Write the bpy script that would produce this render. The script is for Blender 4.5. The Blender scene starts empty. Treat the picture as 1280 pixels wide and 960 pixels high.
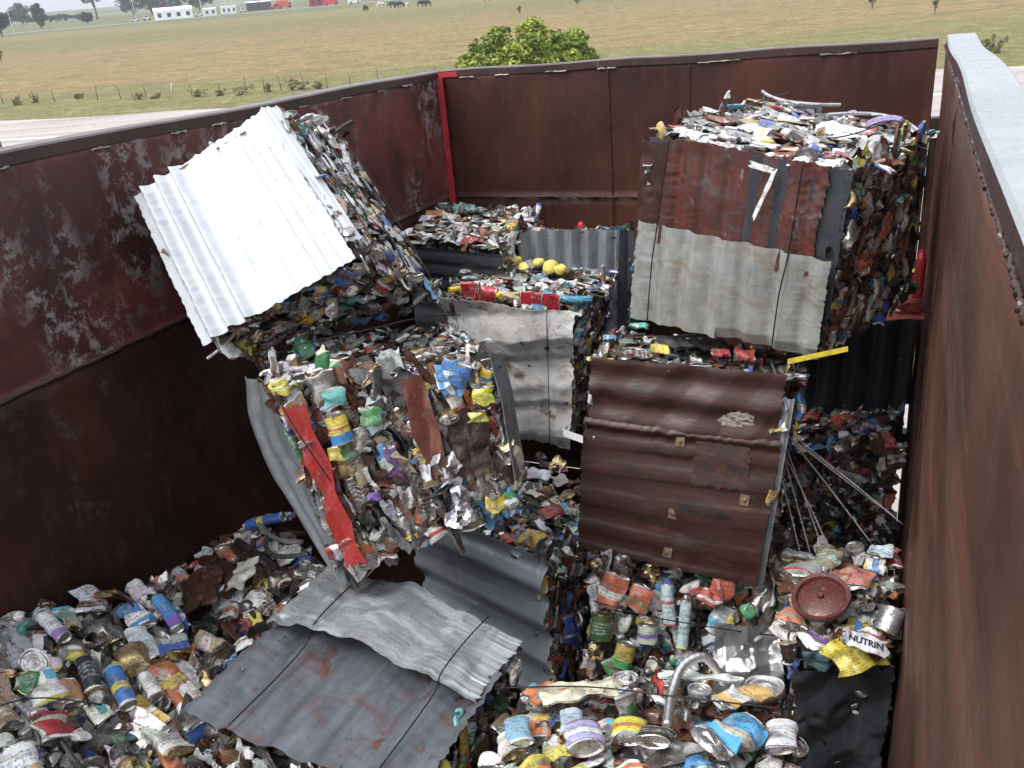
import bpy, math, random
import numpy as np
rng = np.random.default_rng(11)
random.seed(5)
PI = math.pi
sc = bpy.context.scene
COL = sc.collection
A = np.array
def nrm(v): v = A(v, float); return v/np.linalg.norm(v)
# ------------------------------------------------------------------ camera
CAM = A([2.3511, -4.3233, .2286]); FOC = 1072.9485
def rot(yaw, pitch, roll):
    cy, sy = math.cos(yaw), math.sin(yaw); cp, sp = math.cos(pitch), math.sin(pitch)
    f = A([-sy*cp, cy*cp, -sp]); r = A([cy, sy, 0]); u = np.cross(r, f)
    return r*math.cos(roll)+u*math.sin(roll), -r*math.sin(roll)+u*math.cos(roll), f
R, U, F = rot(.4482, .4021, -.0908)
def ray(x, y): return F+R*(x-640)/FOC-U*(y-480)/FOC
def pt(x, y, d): return CAM+ray(x, y)*d
cd = bpy.data.cameras.new('camera'); cam = bpy.data.objects.new('camera', cd); COL.objects.link(cam)
from mathutils import Matrix, Vector
cam.matrix_world = Matrix([[R[0], U[0], -F[0], CAM[0]], [R[1], U[1], -F[1], CAM[1]], [R[2], U[2], -F[2], CAM[2]], [0, 0, 0, 1]])
cd.sensor_width = 36; cd.lens = FOC/1280*36; cd.clip_start = .02; cd.clip_end = 9000
sc.camera = cam
# ------------------------------------------------------------------ materials
def newmat(name):
    m = bpy.data.materials.new(name); m.use_nodes = True
    nt = m.node_tree; nt.nodes.clear()
    o = nt.nodes.new('ShaderNodeOutputMaterial'); b = nt.nodes.new('ShaderNodeBsdfPrincipled')
    nt.links.new(b.outputs[0], o.inputs[0])
    return m, nt, b
class NT:
    def __init__(s, nt): s.nt = nt
    def n(s, t, **k):
        x = s.nt.nodes.new(t)
        for a, v in k.items(): setattr(x, a, v)
        return x
    def l(s, a, b): s.nt.links.new(a, b)
    def put(s, sock, v):
        if hasattr(v, 'is_output') or hasattr(v, 'links'): s.l(v, sock)
        elif isinstance(v, (tuple, list)) and len(v) == 3 and sock.type == 'RGBA': sock.default_value = (*v, 1)
        else: sock.default_value = v
    def noise(s, vec, scale, detail=4, rough=.55, dist=0):
        x = s.n('ShaderNodeTexNoise'); s.put(x.inputs['Scale'], scale); x.inputs['Detail'].default_value = detail
        x.inputs['Roughness'].default_value = rough; x.inputs['Distortion'].default_value = dist
        if vec is not None: s.l(vec, x.inputs['Vector'])
        return x.outputs['Fac']
    def step(s, v, a, b, c=0., d=1.):
        x = s.n('ShaderNodeMapRange'); s.put(x.inputs[0], v)
        for i, q in enumerate((a, b, c, d)): s.put(x.inputs[i+1], q)
        return x.outputs[0]
    def mix(s, f, a, b, mode='MIX'):
        x = s.n('ShaderNodeMix', data_type='RGBA', blend_type=mode)
        s.put(x.inputs[0], f); s.put(x.inputs[6], a); s.put(x.inputs[7], b); return x.outputs[2]
    def math(s, op, a, b=0.):
        x = s.n('ShaderNodeMath', operation=op); s.put(x.inputs[0], a); s.put(x.inputs[1], b); return x.outputs[0]
    def vmul(s, v, k):
        x = s.n('ShaderNodeMapping'); s.l(v, x.inputs[0]); x.inputs['Scale'].default_value = k; return x.outputs[0]
    def bump(s, h, st, dist, nrm_=None):
        x = s.n('ShaderNodeBump'); s.l(h, x.inputs['Height']); x.inputs['Strength'].default_value = st; x.inputs['Distance'].default_value = dist
        if nrm_ is not None: s.l(nrm_, x.inputs['Normal'])
        return x.outputs[0]
    def obj(s): return s.n('ShaderNodeTexCoord').outputs['Object']
    def attr(s, name): return s.n('ShaderNodeAttribute', attribute_name=name)

def mat_scrap():
    m, nt, b = newmat('crushed_printed_metal'); k = NT(nt)
    at = k.attr('Col'); geo = k.n('ShaderNodeNewGeometry').outputs['Position']
    uv = k.n('ShaderNodeUVMap').outputs[0]
    pr = k.attr('prt').outputs['Fac']
    # print: letter-like broken strokes in lines
    cells = k.noise(k.vmul(uv, (60, 26, 1)), 1., 2, .6)
    lines = k.n('ShaderNodeTexWave', wave_type='BANDS', bands_direction='Y'); k.l(uv, lines.inputs[0]); lines.inputs['Scale'].default_value = 4.6
    ink = k.math('MULTIPLY', k.step(cells, .50, .54), k.step(lines.outputs['Fac'], .5, .6))
    ink = k.math('MULTIPLY', k.math('MULTIPLY', ink, pr), .62)
    hsv = k.n('ShaderNodeSeparateColor', mode='HSV'); k.l(at.outputs['Color'], hsv.inputs[0])
    inkcol = k.mix(k.step(hsv.outputs[2], .30, .34), (.8, .8, .78), (.03, .03, .06))
    c = k.mix(ink, at.outputs['Color'], inkcol)
    vo = k.n('ShaderNodeTexVoronoi'); k.l(k.vmul(uv, (9, 5, 1)), vo.inputs['Vector']); vo.inputs['Scale'].default_value = 1.6
    hv = k.n('ShaderNodeHueSaturation'); k.l(vo.outputs['Color'], hv.inputs['Color']); hv.inputs['Saturation'].default_value = .8; hv.inputs['Value'].default_value = .6
    pm = k.math('MULTIPLY', k.step(k.noise(k.vmul(uv, (5, 3, 1)), 1.5, 3, .7), .52, .56), pr); c = k.mix(k.math('MULTIPLY', pm, .45), c, hv.outputs[0])
    n1 = k.noise(geo, 26, 4, .65); n2 = k.noise(geo, 90, 2, .6)
    c = k.mix(k.step(n1, .50, .76, 0, .9), c, (.075, .055, .042)); c = k.mix(k.step(k.noise(geo, 70, 4, .7), .60, .64, 0, .4), c, (.26, .24, .22))
    c = k.mix(k.step(n2, .56, .75, 0, .7), c, (.10, .055, .035))
    k.l(c, b.inputs['Base Color'])
    met = k.math('MULTIPLY', at.outputs['Alpha'], k.step(n1, .5, .72, 1, .2))
    k.l(met, b.inputs['Metallic'])
    k.l(k.step(n2, .3, .7, .16, .44), b.inputs['Roughness'])
    k.l(k.bump(k.noise(geo, 120, 3, .6), .35, .004), b.inputs['Normal'])
    return m

def mat_panel(name, base, base2, chips, chipamt, rust, rustamt, streakdir=(1, 1, .25), rough=(.35, .6), spec=.5, scale=1.):
    """weathered painted steel plate: two tones, chipped patches, rust"""
    m, nt, b = newmat(name); k = NT(nt); o = k.obj()
    v = k.vmul(o, tuple(q*scale for q in streakdir)); o1 = k.vmul(o, (scale,)*3)
    n1 = k.noise(v, 3.2, 6, .62); n2 = k.noise(o1, 9, 6, .7, .4); n3 = k.noise(v, 22, 5, .7); n4 = k.noise(o1, 1.3, 3, .5)
    c = k.mix(k.step(n1, .35, .68), base, base2)
    c = k.mix(k.step(n4, .42, .62, 0, .75 if name != 'rim_paint' else .2), c, (base2[0]*.5, base2[1]*.5, base2[2]*.55))
    c = k.mix(k.step(n3, .52, .75, 0, rustamt), c, rust)
    reg = k.step(k.noise(v, 1.9, 3, .6), .46, .60)
    if name == 'right_wall_rust':
        lg = k.noise(k.vmul(o, (3, .35, 5.)), 1, 5, .75); c = k.mix(k.step(lg, .50, .66, 0, .4), c, (.16, .085, .065)); c = k.mix(k.step(lg, .25, .40, .45, 0), c, (.04, .018, .014))
    ch = k.math('MULTIPLY', k.step(k.math('ADD', k.math('MULTIPLY', n2, .7), k.math('MULTIPLY', k.noise(o1, 38, 4, .8), .3)), .60-.10*chipamt, .66-.10*chipamt), reg)
    c = k.mix(k.math('MULTIPLY', ch, min(1, chipamt)*.85), c, chips)
    fine = k.noise(o1, 60, 4, .7)
    c = k.mix(k.step(fine, .66, .7, 0, .5), c, tuple(min(1, q*1.7+.04) for q in base))
    k.l(c, b.inputs['Base Color'])
    k.l(k.step(n2, .3, .7, *rough), b.inputs['Roughness'])
    b.inputs['Specular IOR Level'].default_value = spec
    h = k.math('ADD', k.math('MULTIPLY', n2, .5), k.math('MULTIPLY', fine, .35))
    k.l(k.bump(h, .5 if name != 'rim_paint' else .15, .006), b.inputs['Normal'])
    return m

def mat_sheet(name, c1, c2, stain, stainamt, metal, rough, along='u', extra=None, holes=0, bd=.006):
    """roofing sheet, uv runs 0..1 over the sheet; stains drawn out along its flutes"""
    m, nt, b = newmat(name); k = NT(nt)
    uv = k.n('ShaderNodeUVMap').outputs[0]
    st = (14, 2.2, 1) if along == 'v' else (2.2, 14, 1)
    s1 = k.noise(k.vmul(uv, st), 1, 5, .65); n1 = k.noise(uv, 5, 6, .65, .5); n2 = k.noise(uv, 24, 5, .7)
    c = k.mix(k.step(s1, .32, .68), c1, c2)
    c = k.mix(k.math('MULTIPLY', k.step(n1, .5, .68), stainamt), c, stain)
    c = k.mix(k.step(n2, .62, .74, 0, .55*stainamt+.15), c, tuple(q*.35 for q in stain))
    if extra:      # (colour, lo, hi, scale) big flakes of another colour
        for (ec, lo, hi, es) in extra:
            c = k.mix(k.step(k.noise(k.vmul(uv, es), 1, 4, .6, .3), lo, hi), c, ec)
    metf = k.math('MULTIPLY', k.step(n1, .48, .62, 1, 0.15), metal)
    if holes:
        vo = k.n('ShaderNodeTexVoronoi'); k.l(uv, vo.inputs['Vector']); vo.inputs['Scale'].default_value = holes
        hm = k.math('MULTIPLY', k.step(vo.outputs['Distance'], .11, .15, 1, 0), k.step(k.noise(uv, 6, 1), .48, .52))
        c = k.mix(hm, c, (.01, .008, .008)); metf = k.math('MULTIPLY', metf, k.math('SUBTRACT', 1., hm))
    k.l(c, b.inputs['Base Color']); k.l(metf, b.inputs['Metallic'])
    k.l(k.step(n2, .3, .7, rough-.08, rough+.14), b.inputs['Roughness'])
    k.l(k.bump(k.math('ADD', n1, k.math('MULTIPLY', n2, .4)), .4 if bd < .01 else .9, bd), b.inputs['Normal'])
    return m
def mat_plain(name, c, rough=.6, metal=0, var=.35, scale=12, bump=.2, dist=.01):
    m, nt, b = newmat(name); k = NT(nt); o = k.obj()
    n1 = k.noise(o, scale, 5, .6)
    k.l(k.mix(k.step(n1, .3, .7), tuple(q*(1-var) for q in c), tuple(min(1, q*(1+var*.5)) for q in c)), b.inputs['Base Color'])
    b.inputs['Roughness'].default_value = rough; b.inputs['Metallic'].default_value = metal
    if bump: k.l(k.bump(n1, bump, dist), b.inputs['Normal'])
    return m
M = {}
M['scrap'] = mat_scrap()
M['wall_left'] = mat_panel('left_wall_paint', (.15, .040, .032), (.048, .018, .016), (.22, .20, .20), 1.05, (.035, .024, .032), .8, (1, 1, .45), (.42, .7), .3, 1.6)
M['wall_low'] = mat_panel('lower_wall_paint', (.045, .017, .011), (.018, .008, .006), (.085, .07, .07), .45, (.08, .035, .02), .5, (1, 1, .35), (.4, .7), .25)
M['wall_back'] = mat_panel('back_wall_paint', (.075, .022, .014), (.036, .013, .010), (.14, .06, .045), .35, (.10, .04, .022), .5, (1.2, 1.2, .2), (.5, .75), .25)
M['wall_right'] = mat_panel('right_wall_rust', (.125, .048, .030), (.062, .025, .017), (.15, .11, .10), .35, (.045, .022, .018), .8, (1.6, .18, 1.3), (.4, .7), .35, 1.5)
M['rim'] = mat_panel('rim_paint', (.27, .295, .315), (.22, .24, .25), (.18, .16, .15), .3, (.16, .13, .12), .3, (1, 1, 1), (.16, .36), .6, 2.)
M['rim_side'] = mat_panel('rim_side_paint', (.052, .022, .017), (.030, .014, .012), (.14, .11, .10), .4, (.1, .05, .03), .5, (1, 1, 1), (.4, .6), .4, 2.)
M['railtop'] = mat_panel('weathered_rail_top', (.15, .125, .12), (.09, .07, .068), (.2, .17, .16), .5, (.07, .05, .045), .5, (1, 1, 1), (.3, .5), .4, 2.)
M['weld'] = mat_plain('weld_bead', (.30, .27, .26), .45, .6, .7, 14)
M['redline'] = mat_plain('red_primer', (.36, .025, .03), .55, 0, .3, 20)
M['wire'] = mat_plain('binding_wire', (.035, .032, .032), .5, .7, .5, 60)
M['rod'] = mat_plain('bright_rod', (.70, .70, .72), .35, .3, .4, 40)
M['chrome'] = mat_plain('dented_stainless', (.62, .62, .63), .28, .8, .2, 10, .25)
M['sheet_white'] = mat_sheet('white_coated_sheet', (.60, .62, .65), (.50, .53, .57), (.30, .30, .32), .3, .0, .5, 'v')
M['sheet_crumple'] = mat_sheet('dull_white_sheet', (.80, .79, .77), (.70, .68, .65), (.26, .21, .16), .5, .1, .45, 'u', [((.06, .045, .035), .64, .68, (9, 9, 1)), ((.22, .18, .14), .58, .66, (3, 6, 1))], bd=.012)
M['sheet_galv'] = mat_sheet('galvanised_sheet', (.52, .55, .57), (.34, .36, .375), (.22, .20, .19), .30, .60, .27, 'u', None)
M['sheet_galvdull'] = mat_sheet('dull_galvanised_sheet', (.30, .33, .36), (.17, .185, .205), (.12, .06, .045), .6, .3, .40, 'v', None)
M['sheet_spot'] = mat_sheet('spotted_grey_sheet', (.17, .19, .215), (.075, .085, .098), (.10, .045, .035), .85, .25, .40, 'v', [((.13, .055, .045), .60, .64, (7, 2.2, 1)), ((.035, .035, .04), .64, .68, (8, 3, 1))])
M['sheet_galvh'] = mat_sheet('steel_grey_sheet', (.50, .54, .58), (.34, .37, .40), (.16, .14, .13), .5, .3, .34, 'u', None)
M['sheet_pale'] = mat_sheet('pale_grey_sheet', (.38, .39, .37), (.22, .23, .215), (.20, .14, .085), .8, .25, .5, 'v', None)
M['sheet_rust'] = mat_sheet('rust_brown_sheet', (.066, .021, .014), (.028, .012, .010), (.018, .012, .011), .85, .05, .40, 'u', [((.17, .065, .03), .58, .80, (3, 12, 1)), ((.016, .011, .011), .56, .68, (2.2, 7, 1))])
M['sheet_red'] = mat_sheet('flaking_red_sheet', (.13, .030, .025), (.065, .034, .028), (.085, .085, .085), .85, .1, .45, 'v', [((.20, .19, .185), .63, .66, (12, 3, 1)), ((.09, .035, .028), .57, .64, (14, 2.4, 1))], holes=22)
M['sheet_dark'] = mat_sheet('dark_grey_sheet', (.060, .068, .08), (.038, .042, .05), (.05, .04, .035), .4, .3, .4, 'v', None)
M['sheet_mid'] = mat_sheet('grey_side_sheet', (.21, .23, .24), (.14, .15, .16), (.10, .09, .085), .4, .5, .45, 'u', None)
M['plate_bark'] = mat_plain('flaked_bitumen', (.40, .36, .30), .8, 0, .8, 40, .35, .002)
M['core'] = mat_scrap(); M['core'].name = 'packed_metal'

# ------------------------------------------------------------------ mesh helpers
def grid_faces(nu, nv, wrap=False, off=0):
    """rows nv, columns nu (wrap closes u)"""
    mu = nu if wrap else nu-1
    j, i = np.meshgrid(np.arange(nv-1), np.arange(mu), indexing='ij')
    i2 = (i+1) % nu
    return (np.stack([j*nu+i, j*nu+i2, (j+1)*nu+i2, (j+1)*nu+i], -1).reshape(-1, 4)+off)
def build(name, V, Q, mat, parent=None, C=None, P=None, UV=None, smooth=True, sharp=None, M4=None, mi=None):
    me = bpy.data.meshes.new(name)
    V = np.asarray(V, np.float32); Q = np.asarray(Q, np.int32)
    me.vertices.add(len(V)); me.vertices.foreach_set('co', V.ravel())
    me.loops.add(Q.size); me.polygons.add(len(Q))
    me.loops.foreach_set('vertex_index', Q.ravel())
    me.polygons.foreach_set('loop_start', np.arange(0, Q.size, 4, dtype=np.int32))
    for q in (mat if isinstance(mat, (list, tuple)) else [mat]): me.materials.append(q)
    if mi is not None: me.polygons.foreach_set('material_index', np.asarray(mi, np.int32))
    me.update(calc_edges=True)
    if C is not None:
        at = me.color_attributes.new('Col', 'FLOAT_COLOR', 'CORNER')
        at.data.foreach_set('color', np.repeat(np.asarray(C, np.float32), 4, 0).ravel())
    if P is not None:
        at = me.attributes.new('prt', 'FLOAT', 'FACE'); at.data.foreach_set('value', np.asarray(P, np.float32))
    if UV is not None:
        u = me.uv_layers.new(name='UVMap'); u.data.foreach_set('uv', np.asarray(UV, np.float32).ravel())
    me.polygons.foreach_set('use_smooth', np.full(len(Q), smooth))
    if smooth and sharp: me.set_sharp_from_angle(angle=sharp)
    o = bpy.data.objects.new(name, me); COL.objects.link(o)
    if parent is not None:
        o.parent = parent
        if M4 is None: o.location = Vector((0, 0, 0))-parent.location*0
    if M4 is not None:
        m = Matrix(M4.tolist())
        if parent is not None: m = Matrix.Translation(-Vector(wloc(parent))) @ m
        o.matrix_local = m
    elif parent is not None: o.location = -Vector(wloc(parent))
    return o
def wloc(o):
    p = Vector(o.location)
    while o.parent: o = o.parent; p += o.location
    return p
def tag(o, label=None, cat=None, group=None, kind=None):
    if label: o['label'] = label
    if cat: o['category'] = cat
    if group: o['group'] = group
    if kind: o['kind'] = kind
    return o
def empty(name, loc, label, cat, group=None):
    o = bpy.data.objects.new(name, None); COL.objects.link(o); o.location = Vector([float(q) for q in loc]); o.empty_display_size = .1
    return tag(o, label, cat, group)
class MB:
    """collects pieces into one mesh"""
    def __init__(s): s.V = []; s.Q = []; s.C = []; s.P = []; s.UV = []; s.n = 0
    def add(s, V, Q, C=None, P=None, UV=None):
        s.V.append(V); s.Q.append(np.asarray(Q)+s.n); s.n += len(V); m = len(Q)
        C = np.tile([.3, .3, .3, 0], (m, 1)) if C is None else (np.tile(C, (m, 1)) if np.ndim(C) == 1 else C)
        s.C.append(C); s.P.append(np.zeros(m) if P is None else P); s.UV.append(np.zeros((m*4, 2)) if UV is None else np.asarray(UV).reshape(-1, 2))
        return s
    def box(s, x0, x1, y0, y1, z0, z1, T=None):
        V = A([[x, y, z] for z in (z0, z1) for y in (y0, y1) for x in (x0, x1)], float)
        if T is not None: V = T(V)
        return s.add(V, [[0, 2, 3, 1], [4, 5, 7, 6], [0, 1, 5, 4], [2, 6, 7, 3], [0, 4, 6, 2], [1, 3, 7, 5]])
    def make(s, name, mat, parent=None, M4=None, smooth=False, sharp=None):
        return build(name, np.concatenate(s.V), np.concatenate(s.Q), mat, parent, np.concatenate(s.C), np.concatenate(s.P), np.concatenate(s.UV), smooth, sharp, M4)
def tube(pts, r, n=6, closed=False):
    pts = A(pts, float); m = len(pts)
    T = np.gradient(pts, axis=0); T /= np.linalg.norm(T, axis=1)[:, None]+1e-9
    ref = A([0.12, .33, .93]); ref = ref/np.linalg.norm(ref)
    X = np.cross(T, ref); X /= np.linalg.norm(X, axis=1)[:, None]+1e-9; Y = np.cross(T, X)
    r = np.broadcast_to(r, (m,)); a = np.arange(n)/n*2*PI
    V = pts[:, None]+(X[:, None]*np.cos(a)[None, :, None]+Y[:, None]*np.sin(a)[None, :, None])*r[:, None, None]
    V = V.reshape(-1, 3); Q = grid_faces(n, m, True)
    # caps
    V = np.concatenate([V, pts[:1], pts[-1:]]); c0, c1 = m*n, m*n+1
    cap = [[c0, (i+2) % n, (i+1) % n, i] for i in range(0, n-1, 2)]+[[c1, (m-1)*n+i, (m-1)*n+(i+1) % n, (m-1)*n+(i+2) % n] for i in range(0, n-1, 2)]
    return V, np.concatenate([Q, A(cap)])
def smoothpath(P, k=8):
    P = A(P, float); n = len(P); out = []
    for i in range(n-1):
        p0, p1, p2, p3 = P[max(i-1, 0)], P[i], P[i+1], P[min(i+2, n-1)]
        for t in np.linspace(0, 1, k, endpoint=(i == n-2)):
            out.append(.5*((2*p1)+(-p0+p2)*t+(2*p0-5*p1+4*p2-p3)*t*t+(-p0+3*p1-3*p2+p3)*t**3))
    return A(out)
def crumple(V, amp, freq, n=4, rg=rng):
    V = V.copy(); D = np.zeros_like(V)
    for i in range(n):
        d = nrm(rg.normal(size=3)); e = nrm(rg.normal(size=3)); ph = rg.uniform(0, 2); f = freq*rg.uniform(.6, 1.6)
        t = np.abs(((V@d)*f+ph) % 2-1)
        D += e*(amp*(t-.5))[:, None]
    return V+D
# ------------------------------------------------------------------ scrap pieces (local frame: z = long axis, y = outward)
PAL = [((.80, .80, .79), 24), ((.55, .56, .57), 12), ((.03, .10, .42), 6), ((.05, .27, .60), 4), ((.10, .45, .62), 3), ((.40, .03, .03), 6), ((.60, .07, .05), 4),
       ((.72, .53, .05), 5), ((.78, .70, .08), 4), ((.62, .16, .04), 5), ((.60, .28, .12), 3), ((.04, .22, .08), 2), ((.14, .40, .16), 2), ((.10, .42, .38), 2), ((.18, .09, .30), 2),
       ((.11, .045, .03), 9), ((.06, .03, .022), 6), ((.02, .02, .022), 7), ((.55, .46, .33), 6), ((.34, .26, .16), 4), ((.60, .30, .28), 2)]
PC = A([p[0] for p in PAL]); PC = PC*.87+PC.mean(1)[:, None]*.13; PW = A([p[1] for p in PAL], float); PW /= PW.sum()
METC = A([.56, .55, .53]); GOLD = A([.55, .42, .22])
def pcol(light=0):  # light tilts the colour mix, carrying sky glare on tops and shade on undersides
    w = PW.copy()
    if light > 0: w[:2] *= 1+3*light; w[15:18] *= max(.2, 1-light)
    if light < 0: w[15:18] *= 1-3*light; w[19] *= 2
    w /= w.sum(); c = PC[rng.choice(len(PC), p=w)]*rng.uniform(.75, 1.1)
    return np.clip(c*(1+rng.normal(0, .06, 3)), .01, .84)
def uvs(nu, nv, wrap=True):
    mu = nu if wrap else nu-1
    j, i = np.meshgrid(np.arange(nv-1), np.arange(mu), indexing='ij')
    return np.stack([np.stack([(i+a)/mu, (j+b)/(nv-1)], -1) for a, b in ((0, 0), (1, 0), (1, 1), (0, 1))], -2).reshape(-1, 2)
def label_cols(nu, nv, prof, h, light, plain=False):
    """per-face colours for a printed can"""
    mu = nu; j, i = np.meshgrid(np.arange(nv-1), np.arange(mu), indexing='ij'); u = ((i+.5)/mu).ravel(); zc = (prof[:-1, 1]+prof[1:, 1])/2; v = (zc/h)[j.ravel()]
    C = np.zeros((len(u), 4)); base = pcol(light); C[:, :3] = base
    P = np.zeros(len(u))
    if rng.random() < .22 or plain:
        C[:, :3] = METC*rng.uniform(.7, 1.1) if rng.random() < .7 else GOLD; C[:, 3] = .9
    else:
        if rng.random() < .65:
            a = rng.uniform(.1, .7); w = rng.uniform(.1, .35); C[(v > a) & (v < a+w), :3] = pcol(light)
        if rng.random() < .6:
            u0, v0 = rng.random(), rng.uniform(.25, .75); du = np.abs((u-u0+.5) % 1-.5)
            C[(du/rng.uniform(.1, .25))**2+((v-v0)/rng.uniform(.1, .28))**2 < 1, :3] = pcol(.5)
        if rng.random() < .5:
            u0 = rng.random(); C[(np.abs((u-u0+.5) % 1-.5) < .04+.08*rng.random()) & (v > .1) & (v < .9), :3] = pcol(.3)
        if rng.random() < .3: C[(v < .14), :3] = pcol(0)
        P = ((v > .15) & (v < .9) & (((u*2+rng.random()) % 1) < .75)).astype(float)*(rng.random() < .75)
    ends = (v < .06) | (v > .94)
    return C, P, ends, v
def can(light=0, kind=None, nu=22, crush=1.):
    kind = kind or rng.choice(['tin', 'drink', 'aerosol', 'open', 'jar'], p=[.34, .30, .14, .16, .06])
    r = rng.uniform(.026, .036); h = rng.uniform(.09, .135)
    if kind == 'tin' or kind == 'open': h = rng.uniform(.07, .12); r = rng.uniform(.03, .042)
    if kind == 'aerosol': h = rng.uniform(.15, .21); r = rng.uniform(.022, .028)
    nb = 13
    body = [(r, z) for z in np.linspace(.05*h, .94*h, nb)]
    bot = [(0, .006), (.72*r, .006), (.84*r, .002), (.9*r, 0), (r, .003)]
    if kind == 'drink': bot = [(0, .012), (.5*r, .009), (.72*r, .001), (.8*r, 0), (.95*r, .008)]; top = [(.94*r, .955*h), (.82*r, .985*h), (.83*r, h), (.76*r, h), (.74*r, h-.005), (0, h-.005)]
    elif kind == 'aerosol': top = [(1.04*r, .945*h), (1.0*r, .955*h), (.75*r, .98*h), (.45*r, h), (.42*r, h+.012), (0, h+.013)]
    elif kind == 'jar': top = [(.98*r, .955*h), (.98*r, .97*h), (1.03*r, .975*h), (1.03*r, h+.01), (.9*r, h+.012), (0, h+.012)]
    elif kind == 'open': top = [(1.03*r, .96*h), (1.03*r, h), (.97*r, h), (.93*r, .97*h), (.9*r, .55*h), (0, .5*h)]
    else: top = [(1.0*r, .955*h), (1.04*r, .985*h), (1.03*r, h), (.93*r, h), (.88*r, h-.004), (0, h-.004)]
    prof = A(bot+body+top); nv = len(prof)
    C, P, ends, v = label_cols(nu, nv, prof, h, light)
    rows = np.repeat(np.arange(nv-1), nu)
    me_ = (rows < 4) | (rows >= nv-1-5)
    mc = (GOLD*.8 if rng.random() < .25 else METC*rng.uniform(.7, 1.1)); C[me_, :3] = mc; C[me_, 3] = .95; P[me_] = 0
    if kind in ('aerosol', 'jar') and rng.random() < .7:
        cc = pcol(.2); q = rows >= nv-1-4; C[q, :3] = cc; C[q, 3] = 0
    if kind == 'open':
        q = rows >= nv-1-2; C[q, :3] = [.12, .09, .06]; C[q, 3] = .4
    a = np.arange(nu)/nu*2*PI
    X = prof[:, 0][:, None]*np.cos(a); Y = prof[:, 0][:, None]*np.sin(a); Z = np.repeat(prof[:, 1][:, None], nu, 1)-h/2
    # buckles: paired inward facets on the body
    zz = Z/h; bk = np.ones_like(X)
    for q in range(rng.integers(1, 4)):
        a0, z0 = rng.uniform(0, 2*PI), rng.uniform(-.35, .35); d = np.abs(((a-a0+PI) % (2*PI))-PI)[None, :]
        bk -= crush*rng.uniform(.15, .5)*np.clip(1-np.abs(zz-z0)/rng.uniform(.10, .25), 0, 1)*np.clip(1-d/rng.uniform(.5, 1.2), 0, 1)
    X = X*bk; Y = Y*bk
    s = rng.uniform(.28, .66) if crush > .3 else .9
    Y = Y*s; X = X*min(1.35, s**-.45)
    # bend + shorten
    V = np.stack([X, Y, Z], -1).reshape(-1, 3)
    bd = rng.normal(0, 2.2)*crush; V[:, 0] += bd*V[:, 2]**2; V[:, 1] += -abs(rng.normal(0, 2.))*crush*V[:, 2]**2
    if rng.random() < .3*crush: V[:, 2] *= rng.uniform(.5, .8)
    V = crumple(V, .008*crush, 34, 6)
    return V, grid_faces(nu, nv, True), C, P, uvs(nu, nv), (.035, r*s, h), {'tin': 'crushed_can', 'drink': 'crushed_can', 'aerosol': 'spray_can', 'open': 'open_can', 'jar': 'lidded_can'}[kind]
def plate(light=0, w=None, h=None, amp=.018, col=None, met=None, nu=14, nv=16, prt=None):
    """torn crumpled piece of sheet metal with thickness"""
    w = w or rng.uniform(.035, .11); h = h or rng.uniform(.06, .17)
    uu, vv = np.meshgrid(np.linspace(-.5, .5, nu), np.linspace(-.5, .5, nv))
    ed = 1+.12*np.sin(vv*rng.uniform(5, 14)+rng.uniform(0, 6)); e2 = 1+min(.1, .012/h)*np.sin(uu*rng.uniform(5, 14)+rng.uniform(0, 6))
    V = np.stack([uu*w*ed, .0*uu, vv*h*e2], -1).reshape(-1, 3)
    V[:, 1] -= rng.uniform(0, 4)*V[:, 0]**2*(1 if w < .2 else .1)
    V = crumple(V, amp, 30 if w < .2 else 9, 5)
    c = pcol(light) if col is None else A(col, float); m = (rng.random() < .45) if met is None else met
    if m and col is None: c = METC*rng.uniform(.3, 1.05)
    if rng.random() < .35 and col is None: c = A(random.choice([(.13, .05, .03), (.09, .04, .03), (.17, .08, .05), (.04, .035, .035)])); m = .2
    n = len(V); V2 = V.copy(); V2[:, 1] -= .004; Q = grid_faces(nu, nv)
    Q = np.concatenate([Q, Q[:, ::-1]+n]); C = np.tile([*c, .9*m], (len(Q), 1)); 
    if not m and col is None and rng.random() < .6:
        f = (V[Q[:, 0] % n][:, 2] > rng.uniform(-.2, .3)*h); C[f, :3] = pcol(light)
    pv = (0. if m else float(rng.random() < .6)) if prt is None else prt
    UV = uvs(nu, nv, False); UV = np.concatenate([UV, UV])
    return np.concatenate([V, V2]), Q, C, np.full(len(Q), pv), UV, (w/2, .012, h), 'metal_scrap'
def lid(light=0):
    r = rng.uniform(.026, .042); prof = A([(0, .0), (.35*r, .001), (.38*r, .003), (.6*r, .002), (.63*r, .0), (.8*r, 0), (.88*r, .004), (r, .005), (1.02*r, .0), (1.0*r, -.012), (.9*r, -.016), (0, -.016)])
    nu = 20; a = np.arange(nu)/nu*2*PI
    X = prof[:, 0][:, None]*np.cos(a); Y = np.repeat(prof[:, 1][:, None], nu, 1); Z = prof[:, 0][:, None]*np.sin(a)*rng.uniform(.75, 1)
    V = crumple(np.stack([X, Y, -Z], -1).reshape(-1, 3), .005, 30, 3); nv = len(prof)
    m = rng.random() < .75; c = METC*rng.uniform(.7, 1.1) if m else pcol(.3)
    Q = grid_faces(nu, nv, True); return V, Q, np.tile([*c, .95*m], (len(Q), 1)), np.zeros(len(Q)), uvs(nu, nv), (r, .012, r*2), 'can_lid'
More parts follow.
